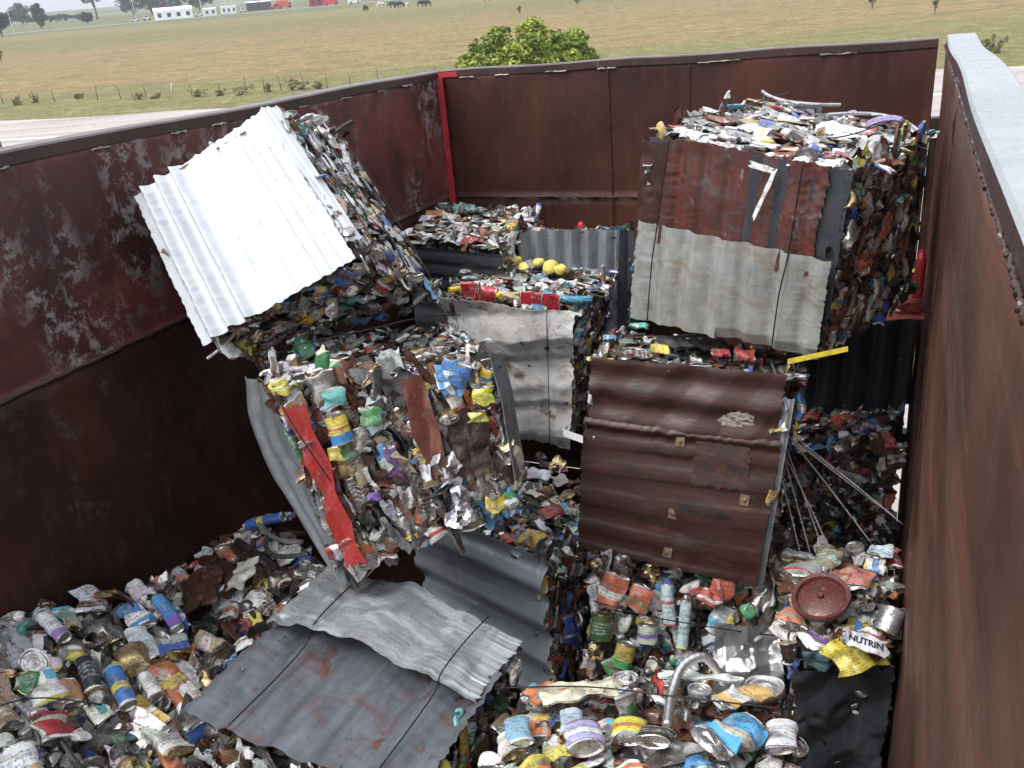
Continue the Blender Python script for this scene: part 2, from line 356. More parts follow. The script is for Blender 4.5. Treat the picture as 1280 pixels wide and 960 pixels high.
def lump(light=0, s=None, col=None, met=None):
    if col is not None and not met:      # a small tin mashed flat, one main colour
        it = can(0, rng.choice(['tin', 'drink']), crush=1.15); C = it[2].copy(); nr = len(C)//22; sl = slice(22*5, 22*(nr-6)); C[sl, :3] = (A(col)*.85+np.mean(col)*.12)*rng.uniform(.8, 1.05); C[sl, 3] = 0
        C[22*8:22*(8+rng.integers(0, 4)), :3] = pcol(.4); kk = s/.042; P = np.zeros(len(C)); P[22*8:22*(nr-9)] = 1
        return (crumple(it[0]*kk, .006*kk, 24/kk, 4), it[1], C, P)+it[4:5]+((s, s*.6, 2*s), 'crumpled_tin')
    nu, nv = 18, 13; s = s or rng.uniform(.022, .045); a = np.arange(nu)/nu*2*PI; b = np.linspace(0, PI, nv)
    V = np.stack([np.sin(b)[:, None]*np.cos(a)*s*rng.uniform(.8, 1.3), np.sin(b)[:, None]*np.sin(a)*s*.7, np.repeat(np.cos(b)[:, None], nu, 1)*s*rng.uniform(.9, 1.7)], -1).reshape(-1, 3)
    V = crumple(V, .013*s/.03, 30*.03/s, 6); Q = grid_faces(nu, nv, True)
    m = (rng.random() < .5) if met is None else met; c = (METC*rng.uniform(.5, 1.1) if m else pcol(light)) if col is None else A(col, float)
    C = np.tile([*c, .95*m], (len(Q), 1)); 
    if not m and col is None: C[rng.random(len(Q)) < .12, :3] = pcol(light)
    return V, Q, C, np.zeros(len(Q)), uvs(nu, nv), (s, s*.7, 2*s), 'crumpled_foil' if m else 'crumpled_tin'
def blob(s, col):
    nu, nv = 18, 13; a = np.arange(nu)/nu*2*PI; b = np.linspace(0, PI, nv)
    V = np.stack([np.sin(b)[:, None]*np.cos(a)*s, np.sin(b)[:, None]*np.sin(a)*s*.85, np.repeat(np.cos(b)[:, None], nu, 1)*s*rng.uniform(.9, 1.3)], -1).reshape(-1, 3)
    V = crumple(V, .38*s, .6/s, 5); Q = grid_faces(nu, nv, True); return V, Q, np.tile([*col, 0], (len(Q), 1)), np.zeros(len(Q)), uvs(nu, nv), (s, s, s), 'lump'
def bar(light=0, L=None, r=None, col=None, met=.6):
    L = L or rng.uniform(.10, .24); r = r or rng.uniform(.004, .012); z = np.linspace(-L/2, L/2, 9)
    P = np.stack([rng.normal(0, 3)*z**2, rng.normal(0, .4)*z**2, z], -1); V, Q = tube(P, r, 8)
    c = A(col if col is not None else random.choice([(.05, .05, .055), (.3, .3, .31), (.12, .05, .035), (.5, .5, .5), (.04, .03, .03)]), float)
    return V, Q, np.tile([*c, met], (len(Q), 1)), np.zeros(len(Q)), np.zeros((len(Q)*4, 2)), (r, r, L), 'metal_rod'
# ------------------------------------------------------------------ bales
dF = lambda P: float((P-CAM)@F)
CN = ['FBL', 'FBR', 'BBL', 'BBR', 'FTL', 'FTR', 'BTL', 'BTR']
HEX = dict(
B1=[[0.416, -2.429, -0.627], [0.893, -2.216, -0.382], [0.275, -2.005, -0.886], [0.871, -1.745, -0.661], [0.092, -2.254, -0.213], [0.524, -2.067, 0.023], [0.03, -1.799, -0.425], [0.414, -1.568, -0.108]],
B2=[[1.516, -1.502, -0.757], [2.164, -1.692, -0.802], [1.768, -0.776, -0.746], [2.407, -0.99, -0.833], [1.588, -1.516, -0.142], [2.224, -1.73, -0.226], [1.841, -0.789, -0.13], [2.42, -1.024, -0.24]],
B3=[[1.965, -0.576, -1.607], [2.426, -0.514, -1.655], [1.882, -0.094, -1.532], [2.343, -0.04, -1.58], [1.989, -0.693, -1.055], [2.43, -0.592, -1.044], [1.906, -0.21, -0.98], [2.389, -0.109, -0.969]],
B4=[[0.49, -0.871, -1.663], [0.985, -0.874, -1.68], [0.362, -0.386, -1.585], [0.976, -0.349, -1.638], [0.436, -0.962, -0.918], [1.07, -0.921, -0.983], [0.348, -0.471, -0.866], [1.08, -0.394, -0.956]],
B5=[[0.059, -0.626, -1.302], [0.581, -0.604, -1.337], [0.03, -0.098, -1.24], [0.568, -0.049, -1.274], [0.096, -0.691, -0.731], [0.618, -0.668, -0.766], [0.03, -0.163, -0.669], [0.605, -0.114, -0.704]],
B6=[[0.583, -0.512, -1.383], [1.14, -0.336, -1.409], [0.51, -0.273, -1.406], [1.064, -0.101, -1.437], [0.596, -0.442, -0.768], [1.153, -0.267, -0.794], [0.521, -0.205, -0.794], [1.078, -0.04, -0.82]],
B7=[[0.957, -2.661, -1.237], [1.386, -2.292, -1.092], [0.535, -2.014, -1.341], [0.95, -1.69, -1.277], [0.77, -2.612, -0.646], [1.302, -2.278, -0.68], [0.444, -1.933, -0.78], [0.843, -1.654, -0.797]],
B8=[[1.397, -1.884, -1.531], [2.019, -1.855, -1.573], [1.341, -1.379, -1.625], [2.0, -1.337, -1.678], [1.432, -1.756, -0.855], [2.082, -1.707, -0.884], [1.367, -1.25, -0.94], [2.062, -1.196, -1.002]],
B9=[[0.744, -1.738, -2.251], [1.242, -1.884, -2.263], [0.866, -1.254, -2.217], [1.356, -1.428, -2.281], [0.763, -1.735, -1.624], [1.253, -1.882, -1.63], [0.88, -1.253, -1.591], [1.35, -1.444, -1.668]],
B10=[[0.87, -3.752, -1.217], [1.143, -3.275, -1.407], [0.7, -3.861, -1.761], [0.973, -3.384, -1.951], [0.138, -3.294, -1.084], [0.395, -2.814, -1.251], [0.03, -3.403, -1.628], [0.225, -2.923, -1.795]],
B16=[[0.659, -2.889, -2.081], [0.954, -2.485, -1.951], [0.132, -2.476, -2.094], [0.422, -2.093, -2.002], [0.551, -2.984, -1.478], [0.846, -2.58, -1.348], [0.03, -2.571, -1.491], [0.314, -2.188, -1.399]],
B11=[[0.714, -3.149, -1.874], [1.378, -3.162, -1.939], [0.72, -2.548, -1.899], [1.387, -2.558, -1.963], [0.762, -3.13, -1.377], [1.426, -3.142, -1.442], [0.769, -2.528, -1.402], [1.436, -2.539, -1.466]],
B12=[[1.723, -3.488, -1.79], [2.374, -3.36, -1.723], [1.634, -2.954, -1.982], [2.294, -2.827, -1.923], [1.627, -3.29, -1.211], [2.279, -3.162, -1.143], [1.539, -2.756, -1.402], [2.199, -2.629, -1.344]],
B13=[[1.49, -2.147, -1.957], [2.115, -1.97, -1.998], [1.328, -1.628, -2.208], [1.954, -1.452, -2.249], [1.473, -1.95, -1.54], [2.083, -1.788, -1.597], [1.312, -1.431, -1.791], [1.922, -1.269, -1.847]],
B14=[[2.214, -2.079, -2.253], [2.43, -2.05, -2.213], [2.126, -1.609, -2.241], [2.43, -1.549, -2.194], [2.142, -2.108, -1.592], [2.43, -2.078, -1.552], [2.055, -1.638, -1.581], [2.415, -1.578, -1.533]],
B15=[[2.023, -1.039, -1.998], [2.43, -0.96, -2.003], [1.925, -0.549, -2.009], [2.369, -0.47, -2.014], [2.002, -1.04, -1.491], [2.43, -0.94, -1.464], [1.905, -0.55, -1.503], [2.36, -0.45, -1.476]])
class Bale:
    FACES = {'F': ('FBL', 'FBR', 'FTL', 'FTR'), 'T': ('FTL', 'FTR', 'BTL', 'BTR'), 'R': ('FBR', 'BBR', 'FTR', 'BTR'), 'L': ('BBL', 'FBL', 'BTL', 'FTL'), 'D': ('BBL', 'BBR', 'FBL', 'FBR'), 'B': ('BBR', 'BBL', 'BTR', 'BTL')}
    def __init__(s, key, label, push=1.):
        s.c = {k: CAM+(A(v)-CAM)*(push if not isinstance(push, dict) else push.get(k, 1.)) for k, v in zip(CN, HEX[key])}; s.key = key
        P = A(list(s.c.values())); base = P[:4].mean(0); base[2] = P[:, 2].min()
        s.ctr = P.mean(0)
        s.root = empty('scrap_bale', base, label, 'scrap bale', 'pressed scrap bales piled in the container')
        s.filler = MB(); s.count = {}
        s.core()
    def face(s, f, u, v):
        a, b, c, d = [s.c[k] for k in s.FACES[f]]; u = np.asarray(u)[..., None]; v = np.asarray(v)[..., None]
        return a*(1-u)*(1-v)+b*u*(1-v)+c*(1-u)*v+d*u*v
    def frame(s, f, u=.5, v=.5):
        e = 1e-3; p = s.face(f, u, v); S = nrm(s.face(f, u+e, v)-p); T = nrm(s.face(f, u, v+e)-p); N = nrm(np.cross(S, T))
        if N@(p-s.ctr) < 0: N = -N
        return p, S, T, N
    def core(s):
        n = 26; mb = MB()
        for f in s.FACES:
            g = np.linspace(0, 1, n); uu, vv = np.meshgrid(g, g); V = s.face(f, uu.ravel(), vv.ravel())
            V = s.ctr+(V-s.ctr)*.90
            V = V+.018*np.stack([np.sin(V[:, 1]*61+V[:, 2]*47), np.sin(V[:, 2]*71+V[:, 0]*53), np.sin(V[:, 0]*67+V[:, 1]*41)], -1)
            Q = grid_faces(n, n)
            if np.cross(V[Q[0, 1]]-V[Q[0, 0]], V[Q[0, 3]]-V[Q[0, 0]])@(V[Q[0, 0]]-s.ctr) < 0: Q = Q[:, ::-1]
            C = np.zeros((len(Q), 4)); C[:, :3] = PC[rng.choice(len(PC), len(Q), p=PW)]*.22; mm = rng.random(len(Q)) < .4; C[mm, :3] = .16; C[mm, 3] = .7  # core colours cut down to paint in the shade of deep gaps
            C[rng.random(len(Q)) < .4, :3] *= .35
            mb.add(V, Q, C)
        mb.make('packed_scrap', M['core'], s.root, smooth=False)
    def place(s, item, f, u, v, ang, depth, tilt=0, roll=0, big=False, label=None, name=None):
        V, Q, C, P, UV, sz, nm = item
        p, S, T, N = s.frame(f, u, v)
        Ax = nrm(S*math.sin(ang)+T*math.cos(ang)); Ax = nrm(Ax*math.cos(tilt)+N*math.sin(tilt)); Nn = nrm(N-Ax*(N@Ax)); X = np.cross(Nn, Ax)
        if roll: Nn, X = Nn*math.cos(roll)+X*math.sin(roll), X*math.cos(roll)-Nn*math.sin(roll)
        Mt = np.eye(4); Mt[:3, 0] = X; Mt[:3, 1] = Nn; Mt[:3, 2] = Ax; Mt[:3, 3] = p+N*depth
        nm = name or nm
        if big and s.count.get(nm, 0) < 100:
            s.count[nm] = s.count.get(nm, 0)+1
            o = build(nm, V, Q, M['scrap'], s.root, C, P, UV, True, .6, Mt)
            if label: o['label'] = label
            return o
        s.filler.add(V@Mt[:3, :3].T+Mt[:3, 3], Q, C, P, UV)
    def cans(s, f, ang=0., jit=.22, light=0., dens=1., flat=1., mix=(.56, .27, .06, .06, .05), u=(0, 1), v=(0, 1), avoid=None, big=True, strip=0., endon=.1, long=1.):
        a, b, c, d = [s.c[k] for k in s.FACES[f]]
        Lu = (np.linalg.norm(b-a)+np.linalg.norm(d-c))/2*(u[1]-u[0]); Lv = (np.linalg.norm(c-a)+np.linalg.norm(d-b))/2*(v[1]-v[0])
        ca, sa = abs(math.cos(ang)), abs(math.sin(ang))
        dens = dens*1.65; du = (.052*ca+.085*sa)/math.sqrt(dens); dv = (.085*ca+.052*sa)/math.sqrt(dens)
        nu, nv = max(1, round(Lu/du)), max(1, round(Lv/dv))
        # filler first: lots of small pieces between the big ones
        for q in range(int(nu*nv*.9)):
            uu = u[0]+(u[1]-u[0])*rng.random(); vv = v[0]+(v[1]-v[0])*rng.random()
            if avoid and avoid(uu, vv): continue
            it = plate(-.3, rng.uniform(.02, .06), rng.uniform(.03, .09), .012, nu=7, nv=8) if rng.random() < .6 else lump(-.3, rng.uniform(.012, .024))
            it[2][:, :3] *= rng.uniform(.25, .9)  # brown scrap, darkened further in colour so the gaps read as shade
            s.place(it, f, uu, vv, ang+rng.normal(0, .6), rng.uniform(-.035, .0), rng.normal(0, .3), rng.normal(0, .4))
        for j in range(nv):
            for i in range(nu):
                uu = u[0]+(u[1]-u[0])*(i+.5+rng.uniform(-.42, .42)+.25*(j % 2)-.12)/nu; vv = v[0]+(v[1]-v[0])*(j+.5+rng.uniform(-.42, .42))/nv
                if avoid and avoid(uu, vv): continue
                k = rng.choice(5, p=A(mix)/sum(mix))
                an = ang+rng.normal(0, jit)+(PI if rng.random() < .5 else 0); tl = rng.normal(0, .09); dp = rng.uniform(-.026, .002)
                if k == 0:
                    it = can(light)
                    if rng.random() < endon: tl = rng.uniform(1.1, 1.5); dp -= .02
                    else: dp -= it[5][1]*.3
                elif k == 1: it = plate(light, w=rng.uniform(.03, .06) if rng.random() < strip else None, h=rng.uniform(.12, .24) if rng.random() < strip else None)
                elif k == 2: it = lid(light); tl = rng.normal(0, .5)
                elif k == 3: it = lump(light)
                else: it = bar(light)
                V = it[0]; V = V*A([rng.uniform(.62, .92), flat*.85, rng.uniform(.78, 1.)*long])*(1.25/dens)**.35; it = (V,)+it[1:]
                s.place(it, f, uu, vv, an, dp, tl, rng.normal(0, .25), big=big)
    def sheet(s, f, mat, wave, name='corrugated_sheet', u=(0, 1), v=(0, 1), off=.022, n=(110, 70), dent=.006, dfreq=7, rag=.008, label=None, curl=None, thick=.0025, quad=None, parent=None, crease=0):
        """wave(u,v) -> height; quad overrides the face corners (bl, br, tl, tr)"""
        g = np.linspace(0, 1, n[0]); h = np.linspace(0, 1, n[1]); gu, gv = np.meshgrid(g, h)
        r1, r2, r3, r4 = [rng.uniform(0, 9) for _ in range(4)]
        ju, jv = (u[1]-u[0]), (v[1]-v[0]); tb = rng.normal(size=(4, 40)); ti = [0]
        def jag(t, ph):
            q = tb[int(ph*7) % 4]; x = np.clip(t, 0, 1)*38; i = x.astype(int); fr_ = x-i
            return rag*(.55*np.sin(t*5+ph)+.5*(q[i]*(1-fr_)+q[i+1]*fr_)+.2*np.sin(t*140+ph))
        U0 = u[0]+(u[1]-u[0])*gu; V0 = v[0]+(v[1]-v[0])*gv
        U1 = U0+ju*(jag(gv, r1)*(1-gu)**3+jag(gv, r2)*gu**3); V1 = V0+jv*(jag(gu, r3)*(1-gv)**3+jag(gu, r4)*gv**3)
        if quad is not None:
            a, b, c, d = [A(q, float) for q in quad]; P = a*((1-U1)*(1-V1))[..., None]+b*(U1*(1-V1))[..., None]+c*((1-U1)*V1)[..., None]+d*(U1*V1)[..., None]
            N = nrm(np.cross(b-a, c-a)); N = N if N@(CAM-a) > 0 else -N
        else:
            P = s.face(f, U1, V1); _, _, _, N = s.frame(f)
        hh = off+wave(gu, gv)
        fl = P.reshape(-1, 3); dn = np.zeros(len(fl))
        for q in range(6):
            dd = nrm(rng.normal(size=3)); fq = min(dfreq, 3.)*rng.uniform(.3, .8); dn += dent*np.sin(fl@dd*fq*2*PI+rng.uniform(0, 6))/2.5
        span = np.linalg.norm(fl.max(0)-fl.min(0))
        for q in range(14 if dent > .0035 else 4):     # scattered knocks
            ci = fl[rng.integers(len(fl))]; rr_ = rng.uniform(.012, .05)*span/.7; d2 = ((fl-ci)**2).sum(1)/rr_**2; dn += dent*rng.uniform(-.9, .5)*np.exp(-d2)
        for q in range(crease):
            dd = nrm(rng.normal(size=3)); fq = dfreq*rng.uniform(1, 2.4); dn += dent*1.1*(np.abs((fl@dd*fq+rng.random()) % 2-1)-.5)
        hh = hh+dn.reshape(hh.shape)
        if curl is not None: hh = hh+curl(gu, gv)
        V = (P+N*hh[..., None]).reshape(-1, 3)
        Q = grid_faces(*n)
        V2 = V-N*thick; m = len(V)
        Qa = Q if np.cross(V[Q[0, 1]]-V[Q[0, 0]], V[Q[0, 3]]-V[Q[0, 0]])@N > 0 else Q[:, ::-1]
        def strip_(ix): return [[ix[i], ix[i+1], ix[i+1]+m, ix[i]+m] for i in range(len(ix)-1)]
        I = np.arange(m).reshape(n[1], n[0]); ed = strip_(I[0])+strip_(I[-1])+strip_(I[:, 0])+strip_(I[:, -1])
        QQ = np.concatenate([Qa, Qa[:, ::-1]+m, A(ed)])
        uvv = np.stack([gu.ravel(), gv.ravel()], -1); uvv = np.concatenate([uvv, uvv]); UV = uvv[QQ.ravel()]
        o = build(name, np.concatenate([V, V2]), QQ, mat, parent or s.root, None, None, UV, True, .9)
        if label: o['label'] = label
        return o
    def wire(s, pts, r=.0022, name='binding_wire'):
        """pts: list of (face,u,v,height)"""
        P = A([s.face(f, u, v)+s.frame(f, min(max(u, 0), 1), min(max(v, 0), 1))[3]*h for f, u, v, h in pts])
        P = smoothpath(P, 6); V, Q = tube(P, r, 6); return build(name, V, Q, M['wire'], s.root)
    def close(s):
        if s.filler.n:
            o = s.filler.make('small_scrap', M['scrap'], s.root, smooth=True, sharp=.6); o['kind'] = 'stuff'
def corr(k, amp, ax=0, ph=0.):
    def f(u, v):
        t = ((u if ax == 0 else v)*k+ph)*2*PI; return amp*(np.sin(t)+.22*np.sin(2*t+.6)+.25*np.sin(t*.37+1))
    return f
def ridges(ps, amp, w, ax=0, base=0.):
    def f(u, v):
        t = u if ax == 0 else v; h = base+0*t
        for i, p in enumerate(ps):
            h = h+amp*np.exp(-((t-p)/w)**2)
        return h
    return f
exec_order = []

def ribbon(name, lp, rp_, mat, root, label, nu=24, nv=50, flute=3, amp=.008):
    a_, c_ = smoothpath(lp, 14), smoothpath(rp_, 14); ix = np.linspace(0, len(a_)-1, nv).astype(int); a_, c_ = a_[ix], c_[ix]; t = np.linspace(0, 1, nu)
    V = a_[:, None]*(1-t)[None, :, None]+c_[:, None]*t[None, :, None]; n_ = nrm(np.cross(c_[nv//2]-a_[nv//2], a_[-1]-a_[0])); n_ = n_ if n_@(CAM-a_[0]) > 0 else -n_
    V = V+n_*(amp*np.sin(t*flute*2*PI))[None, :, None]; V = crumple(V.reshape(-1, 3), .008, 9, 3); m_ = len(V); V2 = V-n_*.003; Q = grid_faces(nu, nv); I = np.arange(m_).reshape(nv, nu)
    ed = [[x[i], x[i+1], x[i+1]+m_, x[i]+m_] for x in (I[0], I[-1], I[:, 0], I[:, -1]) for i in range(len(x)-1)]; QQ = np.concatenate([Q, Q[:, ::-1]+m_, A(ed)])
    g_, h_ = np.meshgrid(t, np.linspace(0, 1, nv)); uv_ = np.stack([g_.ravel(), h_.ravel()], -1); uv_ = np.concatenate([uv_, uv_]); o_ = build(name, np.concatenate([V, V2]), QQ, mat, root, None, None, uv_[QQ.ravel()], True, .9); o_['label'] = label; return o_
# B1 ---- tilted bale with white sheet, top left
b = Bale('B1', 'tilted scrap bale faced with a bright white ribbed sheet, leaning on the left wall')
b.cans('R', ang=.05, jit=.16, light=.9, flat=.6, strip=.9, mix=(.42, .42, .04, .05, .07), dens=1.15)
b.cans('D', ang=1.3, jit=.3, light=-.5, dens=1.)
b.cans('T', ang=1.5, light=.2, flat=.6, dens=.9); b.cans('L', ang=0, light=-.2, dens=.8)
def w1(u, v): return ridges([.10, .215, .33], .036, .026)(u, v)+ridges([.80, .87, .94], .007, .014)(u, v)+ridges([.5, .66], .004, .02)(u, v)
b.sheet('F', M['sheet_white'], w1, name='ribbed_sheet', u=(-.03, .95), v=(-.01, 1.02), dent=.003, dfreq=2, n=(150, 80), off=.02)
b.sheet('F', M['sheet_white'], ridges([.3, .7], .008, .12), name='bent_edge_strip', u=(.945, 1.02), v=(.10, 1.03), n=(24, 80), off=.016, curl=lambda u, v: -.03*u**1.6, dent=.006)
for q in (.16, .5, .86):
    b.wire([('R', q, -.02, .01), ('R', q, .3, .022), ('R', q, .7, .022), ('R', q, 1.02, .01)])
b.close()
# B2 ---- top right
b = Bale('B2', 'big scrap bale with flaking red sheet above a pale corrugated sheet, high against right wall')
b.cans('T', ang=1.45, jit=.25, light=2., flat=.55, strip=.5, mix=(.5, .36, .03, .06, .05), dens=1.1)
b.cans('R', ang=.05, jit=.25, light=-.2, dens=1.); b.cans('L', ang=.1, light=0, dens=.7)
b.sheet('F', M['sheet_dark'], corr(6, .006), name='corrugated_sheet', u=(.0, 1.0), v=(.02, .97), off=.012, n=(120, 40), label='dark grey corrugated backing sheet')
b.sheet('F', M['sheet_red'], corr(6.2, .009, 0, .2), u=(.12, .90), v=(.42, .985), off=.030, dent=.005, n=(120, 60), crease=1, rag=.012, label='flaking dark red corrugated sheet full of nail holes')
b.sheet('F', M['sheet_rust'], corr(1.4, .006), u=(-.03, .15), v=(.42, .95), off=.026, n=(30, 50), label='brown sheet strip at left edge')
b.sheet('F', M['sheet_pale'], corr(6.4, .009), u=(.0, .99), v=(-.03, .53), off=.046, dent=.005, n=(150, 60), rag=.006, label='pale grey corrugated sheet with a saw toothed right edge', quad=None, curl=lambda u, v: -.02*np.clip((.12-v)/.12, 0, 1)*(u > .5))
# white paint drip on red sheet (the hooked mark)
o = b.place(plate(1, w=.012, h=.16, amp=.002, col=(.8, .8, .8), met=0, prt=0), 'F', .645, .80, .30, .052, name='white_paint_mark', big=True, label='white painted hooked mark')
b.place(plate(1, w=.075, h=.016, amp=.002, col=(.8, .8, .8), met=0, prt=0), 'F', .615, .93, .1, .053, name='white_paint_mark', big=True, label='white painted hooked mark')
b.place(can(0, 'aerosol', crush=.5)[:2]+(np.tile([.24, .17, .36, 0], (22*23, 1)),)+can(0, 'aerosol')[3:6]+('bottle',), 'T', .80, .80, 1.2, .035, .25, name='purple_bottle', big=True, label='squashed purple bottle')
for (u_, v_, a_, h_) in [(.75, .90, 1.45, .03), (.25, .80, 1.5, .03)]: b.place(bar(0, .3, .006, (.5, .5, .5)), 'T', u_, v_, a_, h_, big=True)
b.wire([('T', .15, -.02, .05), ('T', .14, .4, .03), ('T', .13, 1, .03)]); b.wire([('T', .86, -.02, .06), ('T', .85, .3, .04), ('T', .84, 1., .03)])
b.wire([('F', .12, -.03, .065), ('F', .12, .3, .068), ('F', .125, .5, .062), ('F', .13, .7, .055), ('F', .14, 1., .05)])
b.wire([('F', .79, -.03, .065), ('F', .79, .3, .068), ('F', .80, .5, .062), ('F', .80, .7, .055), ('F', .80, 1., .05)])
b.close()
# B3 ---- dark corrugated, behind right
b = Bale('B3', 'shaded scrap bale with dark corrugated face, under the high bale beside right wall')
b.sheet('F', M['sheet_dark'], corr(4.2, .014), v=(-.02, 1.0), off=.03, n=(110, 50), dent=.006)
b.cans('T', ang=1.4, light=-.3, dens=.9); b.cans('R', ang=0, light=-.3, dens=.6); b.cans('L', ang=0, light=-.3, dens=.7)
b.close()
# B4 ---- crumpled whitish sheet, centre
b = Bale('B4', 'scrap bale faced with crumpled off-white sheet, standing in the middle of the pile')
b.cans('T', ang=1.5, jit=.25, light=1., flat=.65, strip=.5, dens=1.1); b.cans('R', ang=.1, jit=.25, light=-.1, dens=1.); b.cans('L', ang=.1, light=-.2, dens=.5)
b.sheet('F', M['sheet_crumple'], lambda u, v: ridges([.33, .66], .007, .035, 1)(u, v+.03*np.sin(u*5))+.004*np.sin(u*6*2*PI), name='crumpled_sheet', u=(-.05, 1.0), v=(-.02, .99), off=.026, dent=.016, dfreq=4, crease=6, n=(110, 110), rag=.010)
for q, (u_, a_) in enumerate([(.2, 1.5), (.34, 1.62), (.66, 1.5), (.80, 1.62)]): 
    it = can(0, 'tin', crush=.7); C = it[2].copy(); C[22*5:22*17, :3] = (.42, .02, .03); C[22*5:22*17, 3] = .1
    b.place(it[:2]+(C,)+it[3:], 'F', u_, 1.01, a_, -.005, big=True, label='crushed red can in the top row')
it = bar(0, .22, .018, (.08, .32, .45), 0); b.place(it, 'T', .88, .10, 1.55, .02, big=True, name='blue_tube', label='blue tube on the top edge')
it = bar(0, .25, .014, (.75, .55, .05), 0); b.place(it, 'T', .25, .10, 1.55, .02, big=True, name='yellow_tube', label='yellow tube on the top edge')
for (u_, v_, s_) in [(.28, .72, .035), (.36, .78, .030), (.50, .80, .032), (.62, .72, .042), (.70, .70, .036), (.44, .66, .030), (.20, .62, .028)]:
    b.place(blob(s_*.85, (.80, .64, .14)), 'T', u_, v_, rng.uniform(0, 3), .035, big=True, name='yellow_plastic_lump', label='pale yellow rounded plastic lump on top')
b.place(bar(0, .10, .014, (.5, .24, .05), 0), 'R', .25, .42, -.9, .05, .5, big=True, name='wooden_handle', label='tan handle sticking out of the side')
b.wire([('F', .07, -.02, .04), ('F', .07, .5, .04), ('F', .07, 1.02, .035)], .0018); b.wire([('F', .80, -.02, .045), ('F', .80, .5, .045), ('F', .80, 1.02, .04), ('T', .80, .2, .04), ('T', .8, .9, .03)], .0022)
b.close()
# B5 ---- back left corner
b = Bale('B5', 'scrap bale of flattened white and silver cans in the far left corner of the container')
b.cans('T', ang=1.5, jit=.2, light=.9, flat=.6, strip=.7, dens=1.15); b.cans('R', ang=.4, light=.3, dens=1.1)
b.sheet('F', M['sheet_dark'], corr(3, .005, 1), name='bent_sheet', v=(.55, .93), off=.03, n=(60, 40), label='dark bent sheet along front edge')
b.sheet('F', M['sheet_mid'], corr(3, .006, 1), name='bent_sheet', v=(-.02, .60), off=.02, n=(60, 40), label='dull grey sheet low on the front')
b.close()
# B6 ---- against back wall
b = Bale('B6', 'narrow scrap bale with grey corrugated front, standing against the back wall')
b.sheet('F', M['sheet_galvdull'], corr(6, .014), v=(-.02, 1.03), u=(0, .86), off=.03, n=(120, 40), rag=.012)
b.sheet('F', M['sheet_dark'], corr(1.5, .008), u=(.84, 1.03), v=(-.02, 1.02), off=.018, n=(30, 30), label='darker end strip')
b.cans('T', ang=1.5, light=.2, flat=.5, dens=.8); b.cans('R', ang=0, light=0, dens=.8)
b.close()
# B7 ---- colourful bale, centre left
b = Bale('B7', 'tilted bale of bright mixed cans with grey side sheet and a long red strip')
b.cans('F', ang=-.06, jit=.2, light=-.1, dens=1.0, strip=.5, mix=(.54, .33, .03, .05, .05), long=1.2); b.cans('T', ang=.5, jit=.7, light=.35, dens=1.1)
b.cans('R', ang=0, light=0, dens=.8); b.cans('D', ang=.5, light=-.6, dens=.7)
d0, d1 = dF(b.c['FTL']), dF(b.c['FBL'])
ribbon('corrugated_sheet', [pt(*p, d0+(d1-d0)*t+.22-.16*t) for p, t in zip([(306, 470), (316, 535), (340, 592), (385, 665), (429, 732)], (0, .25, .5, .75, 1))], [pt(*p, d0+(d1-d0)*t+.0) for p, t in zip([(352, 488), (372, 545), (394, 600), (412, 655), (436, 728)], (0, .25, .5, .75, 1))], M['sheet_mid'], b.root, 'dull grey corrugated sheet flaring from the left side')
b.cans('L', ang=0, light=-.3, dens=.7)
d2, d3 = dF(b.c['FTR']), dF(b.c['FBR'])
ribbon('flat_sheet', [pt(612, 440, d2-.05), pt(628, 510, d2/2+d3/2-.06), pt(645, 600, d3-.05)], [pt(630, 444, d2+.03), pt(645, 515, d2/2+d3/2+.02), pt(660, 600, d3+.03)], M['sheet_mid'], b.root, 'grey sheet edge on the right side', 10, 40, 1, .002)
it = plate(0, w=.055, h=.50, amp=.012, col=(.36, .022, .02), met=0, nu=14, nv=50, prt=0); b.place(it, 'F', .085, .47, .0, .035, roll=.15, big=True, name='red_strip', label='long folded red metal strip')
it = plate(0, w=.07, h=.30, amp=.012, col=(.16, .05, .035), met=.1, nu=12, nv=30, prt=0); b.place(it, 'F', .62, .66, .03, .028, big=True, name='rusty_strip', label='rust brown strip')
it = plate(0, w=.12, h=.19, amp=.016, col=(.07, .045, .04), met=.2, nu=14, nv=20, prt=0); b.place(it, 'F', .80, .50, .03, .03, big=True, name='dark_plate', label='dark brown plate')
for q in range(26):
    t = rng.random(); b.place(plate(0, rng.uniform(.02, .04), rng.uniform(.02, .05), .016, (.62, .62, .66), .8, 7, 7), 'F', .66+rng.normal(0, .045), .46-.42*t, rng.uniform(0, 3), .02+.015*rng.random(), rng.normal(0, .6), rng.normal(0, .5), big=True, name='shredded_foil')
def colored(kind, col, crush=.5, met=0., band=None, h=None):
    it = can(0, kind, crush=crush); C = it[2].copy(); nr = len(C)//22
    sl = slice(22*5, 22*(nr-6)); C[sl, :3] = A(col)*.84+np.mean(col)*.12; C[sl, 3] = met
    if band:
        for (lo, hi, bc) in band: C[22*int(5+lo*(nr-11)):22*int(5+hi*(nr-11)), :3] = bc
    P = it[3].copy(); P[:] = 0; P[22*8:22*(nr-9)] = 1; it = (it[0]*.86,)+it[1:]
    return it[:2]+(C, P)+it[4:]
b.place(colored('tin', (.78, .62, .05), .2, 0, [(0, .35, (.05, .25, .6)), (.5, .62, (.7, .08, .05))]), 'F', .24, .74, .05, .025, big=True, label='yellow and blue can beside the red strip')
b.place(colored('tin', (.05, .22, .6), .5), 'F', .83, .97, .6, .03, big=True); b.place(lump(0, .038, (.04, .26, .58), 0), 'F', .80, .93, 1.4, .03, big=True, name='crumpled_tin', label='bright blue crumpled tin at top right')
